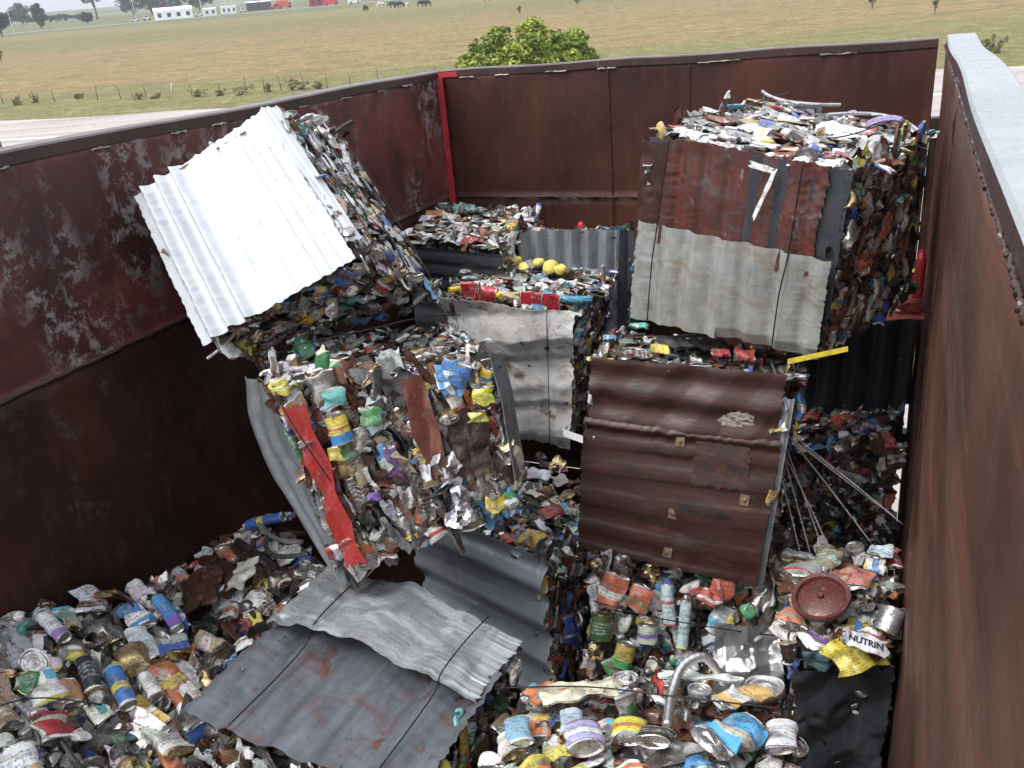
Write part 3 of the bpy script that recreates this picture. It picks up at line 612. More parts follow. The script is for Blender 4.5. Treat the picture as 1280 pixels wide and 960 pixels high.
for (u_, v_, c_) in [(.93, .80, (.72, .70, .03)), (.88, .66, (.70, .68, .03)), (.83, .06, (.78, .6, .02)), (.18, .62, (.72, .6, .05)), (.06, .98, (.68, .62, .05))]:
    b.place(lump(0, .026, c_, 0), 'F', u_, v_, .2, .03, big=True, name='crumpled_tin', label='small bright yellow tin')
b.place(lump(0, .030, (.12, .42, .14), 0), 'F', .40, .78, .2, .03, big=True, name='crumpled_tin'); b.place(lump(0, .03, (.12, .48, .45), 0), 'F', .27, .90, .2, .03, big=True, name='crumpled_tin')
b.wire([('T', .05, .3, .06), ('T', .4, .35, .08), ('T', .75, .5, .09), ('T', 1.0, .7, .06)], .0025)
b.wire([('F', .03, 1., .03), ('F', .06, .8, .06), ('F', .12, .5, .05)], .002)
b.close()
# B8 ---- brown rust sheet
b = Bale('B8', 'scrap bale faced with a dark rusty brown sheet with patches, right of the middle')
b.cans('T', ang=1.4, jit=.3, light=.5, flat=.5, strip=.6, dens=1.1); b.cans('R', ang=.1, light=.1, dens=1.1, strip=.5); b.cans('L', ang=0, light=0, dens=.7)
def w8(u, v):
    t = np.sin(v*5.2*2*PI+1.5*np.sin(v*6.3+.5)+.6*np.sin(u*2.3+v*3)); return .0024*np.sign(t)*np.abs(t)**.55*(.55+.6*np.sin(v*4+u*3)**2)+.012*np.exp(-((v-.965)/.03)**2)
b.sheet('F', M['sheet_rust'], w8, u=(-.02, .99), v=(-.01, .70), off=.026, n=(90, 110), dent=.006, label='rusty brown sheet, lower overlap')
b.sheet('F', M['sheet_rust'], lambda u, v: .006*np.sin(v*2.3*2*PI), u=(0, .97), v=(.66, 1.01), off=.020, n=(90, 60), dent=.007, crease=2, label='rusty brown sheet, upper part with bent top')
b.sheet('F', M['sheet_galvdull'], corr(2, .002), name='edge_strip', u=(.965, 1.02), v=(-.01, .9), off=.018, n=(10, 70), label='light grey sheet edge at right')
M['plate_bark'] = mat_sheet('peeling_pale_coating', (.36, .32, .27), (.24, .20, .165), (.07, .04, .03), .9, 0, .7, 'u', [((.06, .028, .02), .54, .57, (4, 16, 1)), ((.45, .42, .36), .60, .66, (6, 22, 1))], bd=.004)
M['plate_char'] = mat_sheet('charred_coating', (.030, .022, .020), (.055, .026, .02), (.015, .013, .013), .8, 0, .6, 'u', [((.08, .03, .02), .52, .58, (3, 9, 1))])
b.sheet('F', M['plate_bark'], lambda u, v: .0006*np.sin(v*55+5*np.sin(u*7+v*5))+.0055*np.sin((.70+v*.17-.66)/.35*2.3*2*PI)*.4, name='flaked_patch', u=(.62, .85), v=(.69, .87), off=.028, n=(50, 50), rag=.045, dent=.002, thick=.004, label='pale flaked patch on the brown sheet')
b.sheet('F', M['plate_char'], lambda u, v: .0015*np.sin((.44+v*.25)/.71*5.2*2*PI), name='charred_patch', u=(.58, .86), v=(.44, .69), off=.0325, n=(40, 40), rag=.05, dent=.0005, thick=.001, label='black charred patch below the pale one')
M['tab'] = mat_plain('rusty_tab', (.20, .13, .09), .7, 0, .6, 60, .5, .003)
for (u_, v_) in [(.50, .645), (.505, .275), (.86, .40), (.50, .07)]:
    b.sheet('F', M['tab'], lambda u, v: .006*np.exp(-((u-.5)**2+(v-.5)**2)/.03), name='washer_patch', u=(u_-.023, u_+.023), v=(v_-.026, v_+.026), off=.035, n=(14, 14), rag=.03, dent=.0, thick=.004)
it = plate(0, w=.17, h=.24, amp=.01, col=(.30, .31, .32), met=.9, nu=16, nv=22, prt=0); b.place(it, 'T', .45, .45, 1.4, .045, big=True, name='wire_mesh', label='folded grey mesh on top')
b.place(bar(0, .5, .007, (.28, .28, .29)), 'T', .6, .72, 1.42, .05, big=True)
for (u_, v_, c_, n_) in [(.04, .3, (.05, .33, .62), 'blue'), (.33, .10, (.75, .65, .05), 'yellow'), (.63, .15, (.62, .04, .04), 'red'), (.75, .12, (.65, .05, .04), 'red'), (.12, .85, (.05, .45, .33), 'green')]:
    b.place(lump(0, .032, c_, 0), 'T', u_, v_, 1.4, .04, big=True, name='crumpled_tin', label=n_+' crumpled tin on the top edge')
b.place(lump(0, .035, (.05, .25, .62), 0), 'R', .12, .86, 0, .03, big=True, name='crumpled_tin'); b.place(lump(0, .025, (.78, .66, .05), 0), 'R', .1, .76, 0, .03, big=True, name='crumpled_tin')
b.wire([('F', .0, .05, .01), ('F', -.02, -.04, .03), ('F', .5, -.05, .03)], .002)
b.close()
# B9
b = Bale('B9', 'low scrap bale with steel grey corrugated side facing left, deep in the central gap', dict(FBL=.90, FBR=.90))
b.sheet('F', M['sheet_galvh'], corr(4.0, .022, 1), u=(-.35, 1.02), v=(-.1, 1.02), off=.035, n=(60, 150), dent=.006, label='grey corrugated sheet with wide flutes')
b.cans('R', ang=.1, jit=.5, light=-.3, dens=1.); b.cans('T', ang=1., jit=.6, light=.5, dens=.85, v=(0, 1.25))
b.place(lump(0, .055, (.75, .48, .05), 0), 'T', .82, .10, 1.5, .04, big=True, name='yellow_bag', label='crumpled yellow and orange bag'); b.place(lump(0, .045, (.02, .07, .42), 0), 'R', .12, .42, 0, .05, big=True, name='crumpled_tin', label='deep blue tin on the side')
b.place(colored('tin', (.02, .08, .40), .6, 0, [(.3, .5, (.75, .6, .05))]), 'R', .2, .32, .1, .045, big=True, label='deep blue can with a yellow spot')
b.close()
# B10 front left
b = Bale('B10', 'nearest scrap bale on the left, its upper face packed with standing spray cans', 1.12)
b.cans('F', ang=-.15, jit=.22, light=.5, dens=.5, mix=(.74, .14, .06, .02, .04), u=(0, .96), long=1.35); b.cans('R', ang=.2, light=-.2, dens=.6)
for (u_, v_, c_, a_, bd) in [(.42, .83, (.74, .76, .78), -.3, [(0, .25, (.35, .22, .52))]), (.60, .52, (.04, .20, .55), -.05, [(.4, .55, (.72, .6, .1))]), (.72, .50, (.74, .74, .72), -.1, None), (.10, .78, (.62, .03, .05), -.1, [(.5, .75, (.05, .12, .45))]), (.93, .80, (.08, .30, .68), -.1, [(0, .3, (.25, .12, .5))]), (.50, .60, (.03, .035, .05), 0, None)]:
    b.place(colored('aerosol', c_, .3, 0, bd), 'F', u_, v_, a_, .025, big=True)
b.wire([('F', .0, .5, .04), ('F', .25, .52, .05), ('F', .5, .45, .04)], .002)
b.close()
# B16 behind it
b = Bale('B16', 'scrap bale with long dark pipes and strips lying on top, along the left wall', 1.04)
b.cans('T', ang=-.15, jit=.35, light=.15, dens=.62, strip=.6, mix=(.48, .32, .05, .06, .09), long=1.25); b.cans('F', ang=0, light=.1, dens=.9); b.cans('L', ang=0, light=-.3, dens=.6)
for (u_, v_, a_, r_, c_) in [(.70, .55, -.2, .016, (.04, .03, .03)), (.62, .58, -.18, .013, (.05, .035, .03)), (.78, .50, -.22, .009, (.09, .10, .11)), (.50, .6, -.1, .02, (.07, .03, .02)), (.86, .62, -.3, .008, (.3, .3, .3))]:
    b.place(bar(0, .30, r_, c_, .4), 'T', u_, v_, a_, .045, big=True, name='pipe')
it = plate(0, w=.10, h=.16, amp=.010, col=(.55, .54, .48), met=0, prt=0); b.place(it, 'T', .55, .45, .7, .06, big=True, name='bent_plate', label='cream bent plate')
it = plate(0, w=.13, h=.22, amp=.014, col=(.07, .03, .02), met=0.1, prt=0); b.place(it, 'T', .30, .55, .3, .05, big=True, name='bent_plate', label='dark rusty bent plate')
b.place(colored('aerosol', (.03, .12, .48), .3, 0, [(.55, .7, (.75, .65, .05))]), 'T', .86, .85, -1.0, .05, big=True, label='blue and yellow spray can'); b.place(lump(0, .035, (.65, .15, .04), 0), 'T', .56, .72, 0, .04, big=True, name='crumpled_tin')
b.close()
# B11 sheets in front
b = Bale('B11', 'foreground scrap bale topped by two overlapping grey corrugated sheets with rust spots')
b.cans('F', ang=.1, jit=.3, light=.2, dens=1., v=(0, .9), endon=0); b.cans('R', ang=.1, jit=.4, light=.1, dens=.9, v=(0, .97)); b.cans('T', ang=1, light=0, dens=.5, v=(.99, 1.05)); b.cans('L', ang=.1, light=0, dens=.8)
b.sheet('T', M['sheet_spot'], corr(5.2, .008, 0), u=(-.02, 1.02), v=(-.03, .75), off=.028, n=(120, 60), dent=.006, rag=.010, label='dark grey lower sheet with brown rust spots')
b.sheet('T', M['sheet_galv'], lambda u, v: .0075*np.sin(u*7*2*PI)*np.clip(1.3-2.2*u, .25, 1)+.004*np.sin(u*2.1*2*PI+1), u=(-.02, 1.0), v=(.53, 1.03), off=.05, n=(150, 60), dent=.011, crease=3, rag=.012, label='brighter silvery sheet bowed over the top', curl=lambda u, v: .070*np.sin(u*PI)**.8*(1-.25*v)-.02*u)
b.wire([('T', .22, -.03, .045), ('T', .22, .3, .045), ('T', .22, .5, .06), ('T', .22, .56, .10), ('T', .22, .8, .11), ('T', .22, 1.03, .10)], .0022)
b.wire([('T', .84, -.03, .045), ('T', .84, .3, .045), ('T', .84, .5, .055), ('T', .84, .56, .09), ('T', .84, .8, .09), ('T', .84, 1.03, .07)], .0022)
b.place(lump(0, .03, (.72, .73, .74), 0), 'R', .85, 1.0, 0, .03, big=True, name='round_cap', label='white rounded cap at the corner')
b.close()
# B12 front middle
b = Bale('B12', 'nearest scrap bale at bottom centre, cans and pot lids lying on its upper face')
b.cans('T', ang=-.1, jit=.4, light=.6, dens=.6, mix=(.60, .22, .07, .06, .05), v=(0, 1.02)); b.cans('F', ang=0, light=0, dens=.8); b.cans('B', ang=0, light=0, dens=.8)
for (u_, v_, c_, a_, k_, bd) in [(.10, .52, (.25, .50, .68), -.35, 'aerosol', None), (.48, .55, (.78, .70, .04), -.12, 'tin', [(.4, .6, (.6, .2, .05))]), (.28, .60, (.45, .60, .72), -.2, 'aerosol', None), (.34, .48, (.45, .42, .7), -.3, 'tin', [(.4, .6, (.8, .8, .85))]), (.57, .5, (.03, .03, .03), .1, 'tin', None), (.97, .55, (.75, .76, .78), .05, 'aerosol', None)]:
    b.place(colored(k_, c_, .4, 0, bd), 'T', u_, v_, a_, .03, big=True)
b.place(lump(0, .055, (.05, .36, .66), 0), 'T', .83, .50, .8, .04, big=True, name='crumpled_tin', label='bright blue crumpled tin'); b.place(lump(0, .045, (.70, .20, .05), 0), 'T', .14, .84, .8, .04, big=True, name='crumpled_tin', label='orange crumpled tin'); b.place(lump(0, .045, (.72, .45, .12), 0), 'T', .84, .86, .8, .04, big=True, name='crumpled_tin')
it = plate(0, w=.10, h=.20, amp=.018, col=(.66, .62, .48), met=0, prt=.0); b.place(it, 'T', .27, .84, 1.2, .05, big=True, name='bent_plate', label='cream folded plate')
it = plate(0, w=.035, h=.20, amp=.006, col=(.72, .76, .74), met=0, prt=.0); b.place(it, 'T', .70, .98, 1.75, .06, big=True, name='white_strip', label='white flat strip')
for (u_, v_) in [(.42, .99), (.92, .93), (.70, .88)]:
    it = lid(0); b.place((it[0]*1.15,)+it[1:2]+(np.tile([.6, .6, .6, .95], (len(it[1]), 1)),)+it[3:], 'T', u_, v_, 0, .045, .3, big=True)
hp = smoothpath([b.face('T', .60, .62)+A([0, 0, .03]), b.face('T', .60, .85)+A([0, 0, .06]), b.face('T', .63, .99)+A([0, 0, .10]), b.face('T', .70, 1.06)+A([0, 0, .11]), b.face('T', .76, 1.04)+A([0, 0, .06])], 10)
rr = .012+.0016*np.sin(np.arange(len(hp))*2.6); V, Q = tube(hp, rr, 10); o = build('shower_hose', V, Q, M['chrome'], b.root); o['label'] = 'ribbed grey metal hose'
b.wire([('T', -.02, .84, .05), ('T', .3, .83, .06), ('T', .6, .76, .06), ('T', 1.0, .7, .05)], .002); b.wire([('T', -.02, .1, .05), ('T', .5, .12, .06), ('T', 1.0, .1, .05)], .002)
b.close()
# B13
b = Bale('B13', 'scrap bale of food tins with a dented stainless sink, right below the rusty brown bale')
b.cans('F', ang=.05, jit=.35, light=.5, dens=.75, mix=(.66, .16, .08, .06, .04), endon=.25); b.cans('T', ang=.3, light=-.3, dens=.7); b.cans('L', ang=0, light=-.3, dens=.7); b.cans('R', ang=0, light=-.3, dens=.7)
b.sheet('F', M['chrome'], lambda u, v: .03*np.exp(-((u-.5)**2+(v-.35)**2)/.05), name='stainless_sink', u=(.64, .985), v=(.10, .66), off=.075, n=(60, 60), dent=.026, dfreq=6, crease=6, rag=.02, label='dented stainless steel sink panel')
p, S, T, N = b.frame('F', .88, .26); p = p+N*.02; V, Q = tube([p+N*.09, p+N*.105, p+N*.105], [.019, .019, .012], 16); build('sink_outlet', V, Q, M['wire'], b.root)
b.sheet('F', M['sheet_dark'], corr(.5, .003), name='side_plate', u=(.985, 1.06), v=(-.1, 1.0), off=.0, n=(10, 40), label='dark plate down the right edge')
for (u_, v_, c_) in [(.10, .80, (.72, .20, .10)), (.25, .76, (.70, .17, .08)), (.68, .88, (.62, .10, .05)), (.62, .82, (.72, .12, .06))]: b.place(lump(0, .042, c_, 0), 'F', u_, v_, .3, .04, big=True, name='crumpled_tin', label='orange red crumpled tin')
for (u_, v_, c_, k_, a_, bd) in [(.40, .74, (.55, .72, .76), 'aerosol', -.1, [(.5, .62, (.7, .1, .1))]), (.49, .60, (.50, .68, .72), 'aerosol', .05, None), (.30, .50, (.55, .62, .45), 'tin', 0, [(.4, .6, (.2, .15, .5))]), (.18, .32, (.65, .5, .08), 'tin', .2, [(.0, .4, (.05, .35, .1))]), (.05, .52, (.06, .16, .04), 'tin', 0, None)]:
    b.place(colored(k_, c_, .3, 0, bd), 'F', u_, v_, a_, .035, big=True)
for (u_, v_, c_) in [(.23, .12, (.05, .40, .14)), (.82, .74, (.06, .42, .18)), (.14, .25, (.06, .38, .12))]: b.place(lump(0, .03, c_, 0), 'F', u_, v_, 1, .04, big=True, name='crumpled_tin', label='green crumpled tin')
b.wire([('F', .0, .72, .06), ('F', .3, .66, .09), ('F', .7, .62, .10), ('F', 1.06, .58, .06)], .002)
b.close()
# B14
b = Bale('B14', 'narrow scrap bale with brown pan lid and yellow bag on top, beside the right wall', 1.)
b.cans('T', ang=.1, jit=.6, light=.3, dens=.7, u=(-.02, 1.02)); b.cans('F', ang=.1, jit=.3, light=-.6, dens=.9); b.cans('L', ang=.1, light=-.3, dens=.8)
b.sheet('F', M['sheet_dark'], corr(1.2, .012), name='dark_rag', u=(.0, 1.03), v=(-.02, .88), off=.035, n=(40, 60), dent=.015, crease=3, rag=.03, label='dark cloth hanging down the front')
nu = 36; a = np.arange(nu)/nu*2*PI; r = .088; prof = A([(0, .02), (.10*r, .02), (.13*r, .010), (.55*r, .008), (.80*r, .0), (.86*r, .012), (1.0*r, .014), (1.03*r, .004), (.98*r, -.004), (0, -.006)])
V = np.stack([prof[:, 0][:, None]*np.cos(a), np.repeat(prof[:, 1][:, None], nu, 1), -prof[:, 0][:, None]*np.sin(a)], -1).reshape(-1, 3); Q = grid_faces(nu, len(prof), True)
b.place((V, Q, np.tile([.11, .03, .028, .1], (len(Q), 1)), np.zeros(len(Q)), uvs(nu, len(prof)), (r, .02, r*2), 'pan_lid'), 'T', .36, .26, 0, .06, .25, .1, big=True, label='round dark brown pan lid')
it = plate(0, w=.14, h=.14, amp=.014, col=(.74, .62, .05), met=0, prt=0., nu=18, nv=18); b.place(it, 'F', .72, 1.0, .1, .035, .5, big=True, name='yellow_bag', label='crumpled yellow bag')
def putw(it, P, Nn, ax, parent, name):
    Nn = nrm(Nn); Ax = nrm(A(ax)-Nn*(A(ax)@Nn)); Mt = np.eye(4); Mt[:3, 0] = np.cross(Nn, Ax); Mt[:3, 1] = Nn; Mt[:3, 2] = Ax; Mt[:3, 3] = P
    return build(name, it[0], it[1], M['scrap'], parent, it[2], it[3], it[4], True, .6, Mt)
dpk = dF(b.c['FTR'])*.5+dF(b.c['FTL'])*.5-.09
it = plate(0, w=.155, h=.10, amp=.012, col=(.72, .60, .06), met=0, prt=1., nu=20, nv=16); o = putw(it, pt(1072, 815, dpk+.02), -F*.8+U*.6, U-.25*R, b.root, 'yellow_bag'); o['label'] = 'crumpled yellow bag under the white packet'
it = plate(0, w=.125, h=.050, amp=.002, col=(.74, .74, .78), met=0, prt=0., nu=18, nv=12); it[0][:, 1] = 0-(it[0][:, 1] < -.003)*.004
wl = putw(it, pt(1082, 803, dpk-.04), -F*.8+U*.6, U+.28*R, b.root, 'white_packet'); wl['label'] = 'white packet with black lettering'
tc = bpy.data.curves.new('lettering', 'FONT'); tc.body = 'NUTRIN'; tc.size = .026; tc.extrude = .0005; tc.offset = .0006; tc.align_x = 'CENTER'; tc.align_y = 'CENTER'
to = bpy.data.objects.new('tmp_text', tc); COL.objects.link(to); bpy.context.view_layer.update()
me = bpy.data.meshes.new_from_object(to.evaluated_get(bpy.context.evaluated_depsgraph_get())); bpy.data.objects.remove(to)
me.materials.clear(); me.materials.append(mat_plain('black_ink', (.02, .02, .03), .6, 0, .2)); lt = bpy.data.objects.new('lettering', me); COL.objects.link(lt); lt.parent = wl
lt.matrix_local = Matrix(((-1, 0, 0, 0), (0, 0, 1, .0022), (0, 1, 0, 0), (0, 0, 0, 1)))
it = plate(0, w=.065, h=.09, amp=.008, col=(.30, .62, .72), met=0, prt=1.); b.place(it, 'F', .27, .95, .05, .05, .3, big=True, name='blue_packet', label='light blue packet')
for (u_, v_, c_) in [(.15, .8, (.35, .38, .40)), (.2, .62, (.36, .38, .39)), (.55, .55, (.60, .18, .14)), (.68, .55, (.62, .20, .15)), (.45, .75, (.30, .28, .18)), (.9, .85, (.55, .66, .72)), (.05, .15, (.7, .25, .12))]: b.place(lump(0, .042, c_, 0), 'T', u_, v_, .3, .03, big=True, name='crumpled_tin')
b.place(colored('tin', (.45, .45, .46), .3, .8), 'T', .98, .12, .5, .03, .6, big=True)
b.wire([('F', -.05, .97, .06), ('F', .4, .98, .08), ('F', 1.0, .86, .07)], .0022)
b.close()
# B15
b = Bale('B15', 'shaded scrap bale behind the bundle of bright rods, next to the right wall')
b.cans('F', ang=0., jit=.5, light=.1, dens=.7); b.cans('T', ang=.4, jit=.6, light=0, dens=.7, v=(0, 1.3)); b.cans('L', ang=0, light=-.3, dens=.8)
b.close()

# ------------------------------------------------------------------ loose things on the bales
def simple(name, V, Q, mat, label, cat, C=None, P=None, UV=None, sharp=.7):
    base = V.mean(0); base[2] = V[:, 2].min(); Mt = np.eye(4); Mt[:3, 3] = base
    o = build(name, V-base, Q, mat, None, C, P, UV, True, sharp, Mt); return tag(o, label, cat)
def worlditem(it, p, Nn, ax): 
    Nn = nrm(Nn); Ax = nrm(A(ax)-Nn*(A(ax)@Nn)); X = np.cross(Nn, Ax); return it[0]@np.stack([X, Nn, Ax])+A(p)
# bright rods: one bundle tied together
rb = empty('rod_bundle', pt(1005, 560, 3.05), 'loose fan of bright thin metal rods hanging beside the rusty brown bale', 'metal rods')
ends = [((985, 545), (1103, 636)), ((983, 560), (1035, 705)), ((990, 552), (1060, 600)), ((980, 570), (1015, 700)), ((988, 548), (1090, 680)), ((984, 575), (1048, 712)), ((978, 600), (1000, 690)), ((992, 545), (1128, 655))]
for i, (p0, p1) in enumerate(ends):
    a_, c_ = pt(*p0, 2.83+.02*i), pt(*p1, 3.02-.01*i); m_ = (a_+c_)/2+A([.0, 0, .004])*(i % 3); V, Q = tube(smoothpath([a_, m_, c_], 8), .0020, 6); build('rod', V, Q, M['rod'], rb)
# yellow tape
nn = 30; tt = np.linspace(0, 1, nn); pth = pt(985, 452, 2.60)[None]*(1-tt)[:, None]+pt(1060, 436, 2.58)[None]*tt[:, None]; wv = U*.008
mt = mat_plain('yellow_tape', (.62, .50, .04), .5, 0, .45, 40); V = np.concatenate([pth+wv, pth-wv, pth-wv+F*.004, pth+wv+F*.004]); I = np.arange(nn)
Q = np.concatenate([[[I[i]+a_*nn, I[i+1]+a_*nn, I[i+1]+((a_+1) % 4)*nn, I[i]+((a_+1) % 4)*nn] for i in range(nn-1)] for a_ in range(4)]); Q = np.concatenate([Q, [[0, nn, 2*nn, 3*nn], [nn-1, 4*nn-1, 3*nn-1, 2*nn-1]]])
simple('yellow_strip', V, Q, mt, 'short stiff yellow strip poking out under the pale corrugated sheet', 'strip', sharp=.5)
# red rag/hat on B3
mr = mat_plain('faded_red_cloth', (.50, .12, .10), .85, 0, .35, 25)
it = lump(0, .055, (.5, .12, .1), 0); V1_ = worlditem((it[0]*A([1.1, .7, .8]),), pt(1134, 376, 3.42), U*.6-F*.6, U); it2 = plate(0, .20, .09, .014, (.5, .12, .1), 0, 18, 12); V2_ = worlditem(it2, pt(1130, 393, 3.40), U*.85-F*.4, F)
mb = MB().add(V1_, it[1]).add(V2_, it2[1]); simple('faded_hat', np.concatenate(mb.V), np.concatenate(mb.Q), mr, 'crumpled faded red hat on the dark corrugated bale', 'hat')
V, Q = tube(smoothpath([pt(1146, 372, 3.36), pt(1150, 340, 3.36), pt(1153, 312, 3.36)], 8), A([.02]*8+[.02]*3+[.019, .017, .012, .011, .011]), 14)
simple('red_bottle', V, Q, mat_plain('red_plastic', (.45, .02, .03), .35, 0, .2, 30), 'slim red bottle upright behind the faded red hat', 'bottle')
# small red ball
it = lump(0, .016, (.7, .03, .03), 0); a = np.arange(16)/16*2*PI; bb = np.linspace(0, PI, 10); V = np.stack([np.sin(bb)[:, None]*np.cos(a), np.sin(bb)[:, None]*np.sin(a), np.repeat(np.cos(bb)[:, None], 16, 1)], -1).reshape(-1, 3)*.016+pt(726, 281, 4.30)
simple('red_ball', V, grid_faces(16, 10, True), mat_plain('red_rubber', (.72, .02, .02), .4, 0, .1, 30, 0), 'small bright red ball on the bale against the back wall', 'ball')
# small white box near brown bale left edge
mb = MB(); c_ = pt(716, 545, 2.95)
mb.box(-.035, .035, -.02, .02, -.012, .012, lambda V: V@np.stack([nrm(R-.35*U), F, U])+c_); simple('white_carton', np.concatenate(mb.V), np.concatenate(mb.Q), mat_plain('white_card', (.78, .78, .76), .6, 0, .1, 20), 'small white carton wedged left of the rusty brown bale', 'carton')

# ------------------------------------------------------------------ container
W = 2.46; YF = -5.6; ZF = -2.34
ct = empty('open_top_container', (1.2, -2.8, ZF), 'open-topped steel container with rusty dark red walls, holding the bales', 'container')
def wallgrid(P0, eu, ev, lu, lv, nu, nv, warp=.006, seed=0):
    rg = np.random.default_rng(seed); g, h = np.meshgrid(np.linspace(0, 1, nu), np.linspace(0, 1, nv)); n = nrm(np.cross(eu, ev))
    d = np.zeros_like(g)
    for q in range(8): a_, c_ = rg.normal(0, 2.0, 2); d += warp*np.sin(a_*g*lu*2+c_*h*lv*3+rg.uniform(0, 6))/3
    V = A(P0)+A(eu)*(g*lu)[..., None]+A(ev)*(h*lv)[..., None]+n*d[..., None]; return V.reshape(-1, 3), grid_faces(nu, nv), n
def wall(name, P0, eu, ev, lu, lv, mat, thick, nu=60, nv=30, warp=.006, seed=0, label=None):
    """inner skin warped slightly; thickness added away from the inside (-n)"""
    V, Q, n = wallgrid(P0, eu, ev, lu, lv, nu, nv, warp, seed); m = len(V); V2 = V-n*thick; I = np.arange(m).reshape(nv, nu)
    ed = [[ix[i], ix[i+1], ix[i+1]+m, ix[i]+m] for ix in (I[0], I[-1], I[:, 0], I[:, -1]) for i in range(len(ix)-1)]
    o = build(name, np.concatenate([V, V2]), np.concatenate([Q, Q[:, ::-1]+m, A(ed)]), mat, ct)
    if label: o['label'] = label
    return o
Z1 = -.675
def bead(name, pts, r=.0045, n=90, mat=None, broken=True):
    pts = A(pts); P = np.linspace(pts[0], pts[-1], n) if len(pts) == 2 else smoothpath(pts, n//len(pts)); P = P+rng.normal(0, .0012, P.shape); rr = r*(1+.35*rng.normal(size=len(P)))
    V, Q = tube(P, np.clip(rr, r*.4, r*1.7), 6); return build(name, V, Q, mat or M['weld'], ct)
L = -YF
# left wall, inner face x=0 (n = +x): eu=+y, ev=+z -> cross = +x
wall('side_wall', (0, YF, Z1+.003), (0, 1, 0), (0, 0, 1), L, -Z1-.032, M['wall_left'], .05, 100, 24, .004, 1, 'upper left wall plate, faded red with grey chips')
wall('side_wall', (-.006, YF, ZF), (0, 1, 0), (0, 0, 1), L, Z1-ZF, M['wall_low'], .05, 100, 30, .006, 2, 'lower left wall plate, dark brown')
bead('weld_seam', [(.002, YF, Z1), (.002, -.01, Z1)], .006, 200, M['rim_side'])
# right wall, inner face x=W (n=-x): eu=-y? cross(-y, z) = -x
wall('side_wall', (W, .07, ZF), (0, -1, 0), (0, 0, 1), L+.07, -ZF-.033, M['wall_right'], .05, 110, 40, .004, 3, 'right wall plate, brown with long scuffs')
wall('end_wall', (.012, -.001, Z1+.003), (1, 0, 0), (0, 0, 1), 2.425-.012, -Z1-.030, M['wall_back'], .05, 60, 20, .003, 4, 'upper back wall plate')
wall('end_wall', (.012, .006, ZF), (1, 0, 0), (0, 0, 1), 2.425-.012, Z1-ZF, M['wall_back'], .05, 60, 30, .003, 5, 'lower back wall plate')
for x_ in (.955, 1.36): bead('weld_seam', [(x_, -.006, -.045), (x_, -.006, -.9)], .003, 60, M['rim_side'])
bead('weld_seam', [(.015, -.006, Z1), (2.42, -.006, Z1)], .005, 120, M['rim_side'])
for x_ in (1.6,): bead('weld_seam', [(W-.003, -x_, -.1), (W-.003, -x_-.02, ZF)], .004, 60, M['rim_side'])
# red corner line
mb = MB().box(.004, .034, -.030, -.012, -.9, -.035); mb.make('corner_strip', M['redline'], ct)
mb = MB().box(.0, .12, -.0105, -.0075, -.036, -.010); mb.make('paint_patch', M['redline'], ct)
# rims (hollow section seen as solid), top at z=0
def rim(name, x0, x1, y0, y1, z0, z1, n, ax, label, topm='railtop'):
    mb = MB(); t = np.linspace(0, 1, n)
    if ax == 1: prof = A([(x0, z0), (x1, z0), (x1, z1-.006), (x1-.006, z1), (x0+.006, z1), (x0, z1-.006)]); V = np.concatenate([np.stack([prof[:, 0], np.full(6, y0+(y1-y0)*q), prof[:, 1]], -1)+A([.004*math.sin(q*17+x0), 0, .004*math.sin(q*23+1+x0)]) for q in t])
    else: prof = A([(y0, z0), (y0, z1-.006), (y0+.006, z1), (y1-.006, z1), (y1, z1-.006), (y1, z0)]); V = np.concatenate([np.stack([np.full(6, x0+(x1-x0)*q), prof[:, 0], prof[:, 1]], -1)+A([0, .002*math.sin(q*13), .003*math.sin(q*19)]) for q in t])
    Q = grid_faces(6, n, True); topf = (3 if ax == 1 else 2)
    mi = np.zeros(len(Q), int); cyc = np.tile(np.arange(6), n-1); mi[(cyc == topf)] = 1; mi[(cyc == topf-1) | (cyc == topf+1)] = 1
    m = len(V); Q = np.concatenate([Q, [[0, 1, 2, 3], [0, 3, 4, 5], [m-6, m-3, m-4, m-5], [m-6, m-1, m-2, m-3]]]); mi = np.concatenate([mi, [0]*4])
    o = build(name, V, Q, [M['rim_side'], M[topm]], ct, mi=mi, smooth=False); o['label'] = label
rim('top_rail', -.10, .005, YF, .05, -.040, 0, 50, 1, 'left top rail'); rim('top_rail', .005, 2.425, -.007, .055, -.038, 0, 30, 0, 'back top rail')
rim('top_rail', W-.005, W+.108, YF, .10, -.038, 0, 60, 1, 'wide grey right top rail', 'rim')
bead('weld_seam', [(W-.006, -4.6, -.040), (W-.006, .06, -.040)], .0035, 700, M['rim_side']); 
for i in range(36):
    y_ = -.1-i*.115+rng.normal(0, .03); l_ = rng.uniform(.015, .075); V, Q = tube(smoothpath([(W-.006, y_, -.041), (W-.008, y_-l_/2, -.040), (W-.006, y_-l_, -.041)], 6), [.0005, .0018, .0024, .0022, .0027, .0022, .0025, .0026, .0022, .0024, .0016, .0005][:12], 8); o = build('weld_bead', V, Q, M['weld'], ct)
for (x0, x1) in [(.13, .22), (.34, .42), (.62, .74), (.9, 1.0), (1.4, 1.6), (1.95, 2.1)]:
    bead('weld_bead', [(x0, -.009, -.041), (x1, -.009, -.041)], .004, 12)
for i in range(16):
    y_ = -.35-i*.27+rng.normal(0, .05); bead('weld_bead', [(.007, y_, -.043), (.007, y_-rng.uniform(.03, .10), -.043)], .0035, 10)
MB().box(2.427, W+.0015, .012, .03, -1.72, -.42).make('added_gap_cover', M['rim_side'], ct)  # added dark strip, hides the bright gap beside the end wall
for z_ in (-.36, -1.9): MB().box(2.425, W+.002, -.02, .05, z_-.03, z_+.03).make('hinge', M['rim_side'], ct)
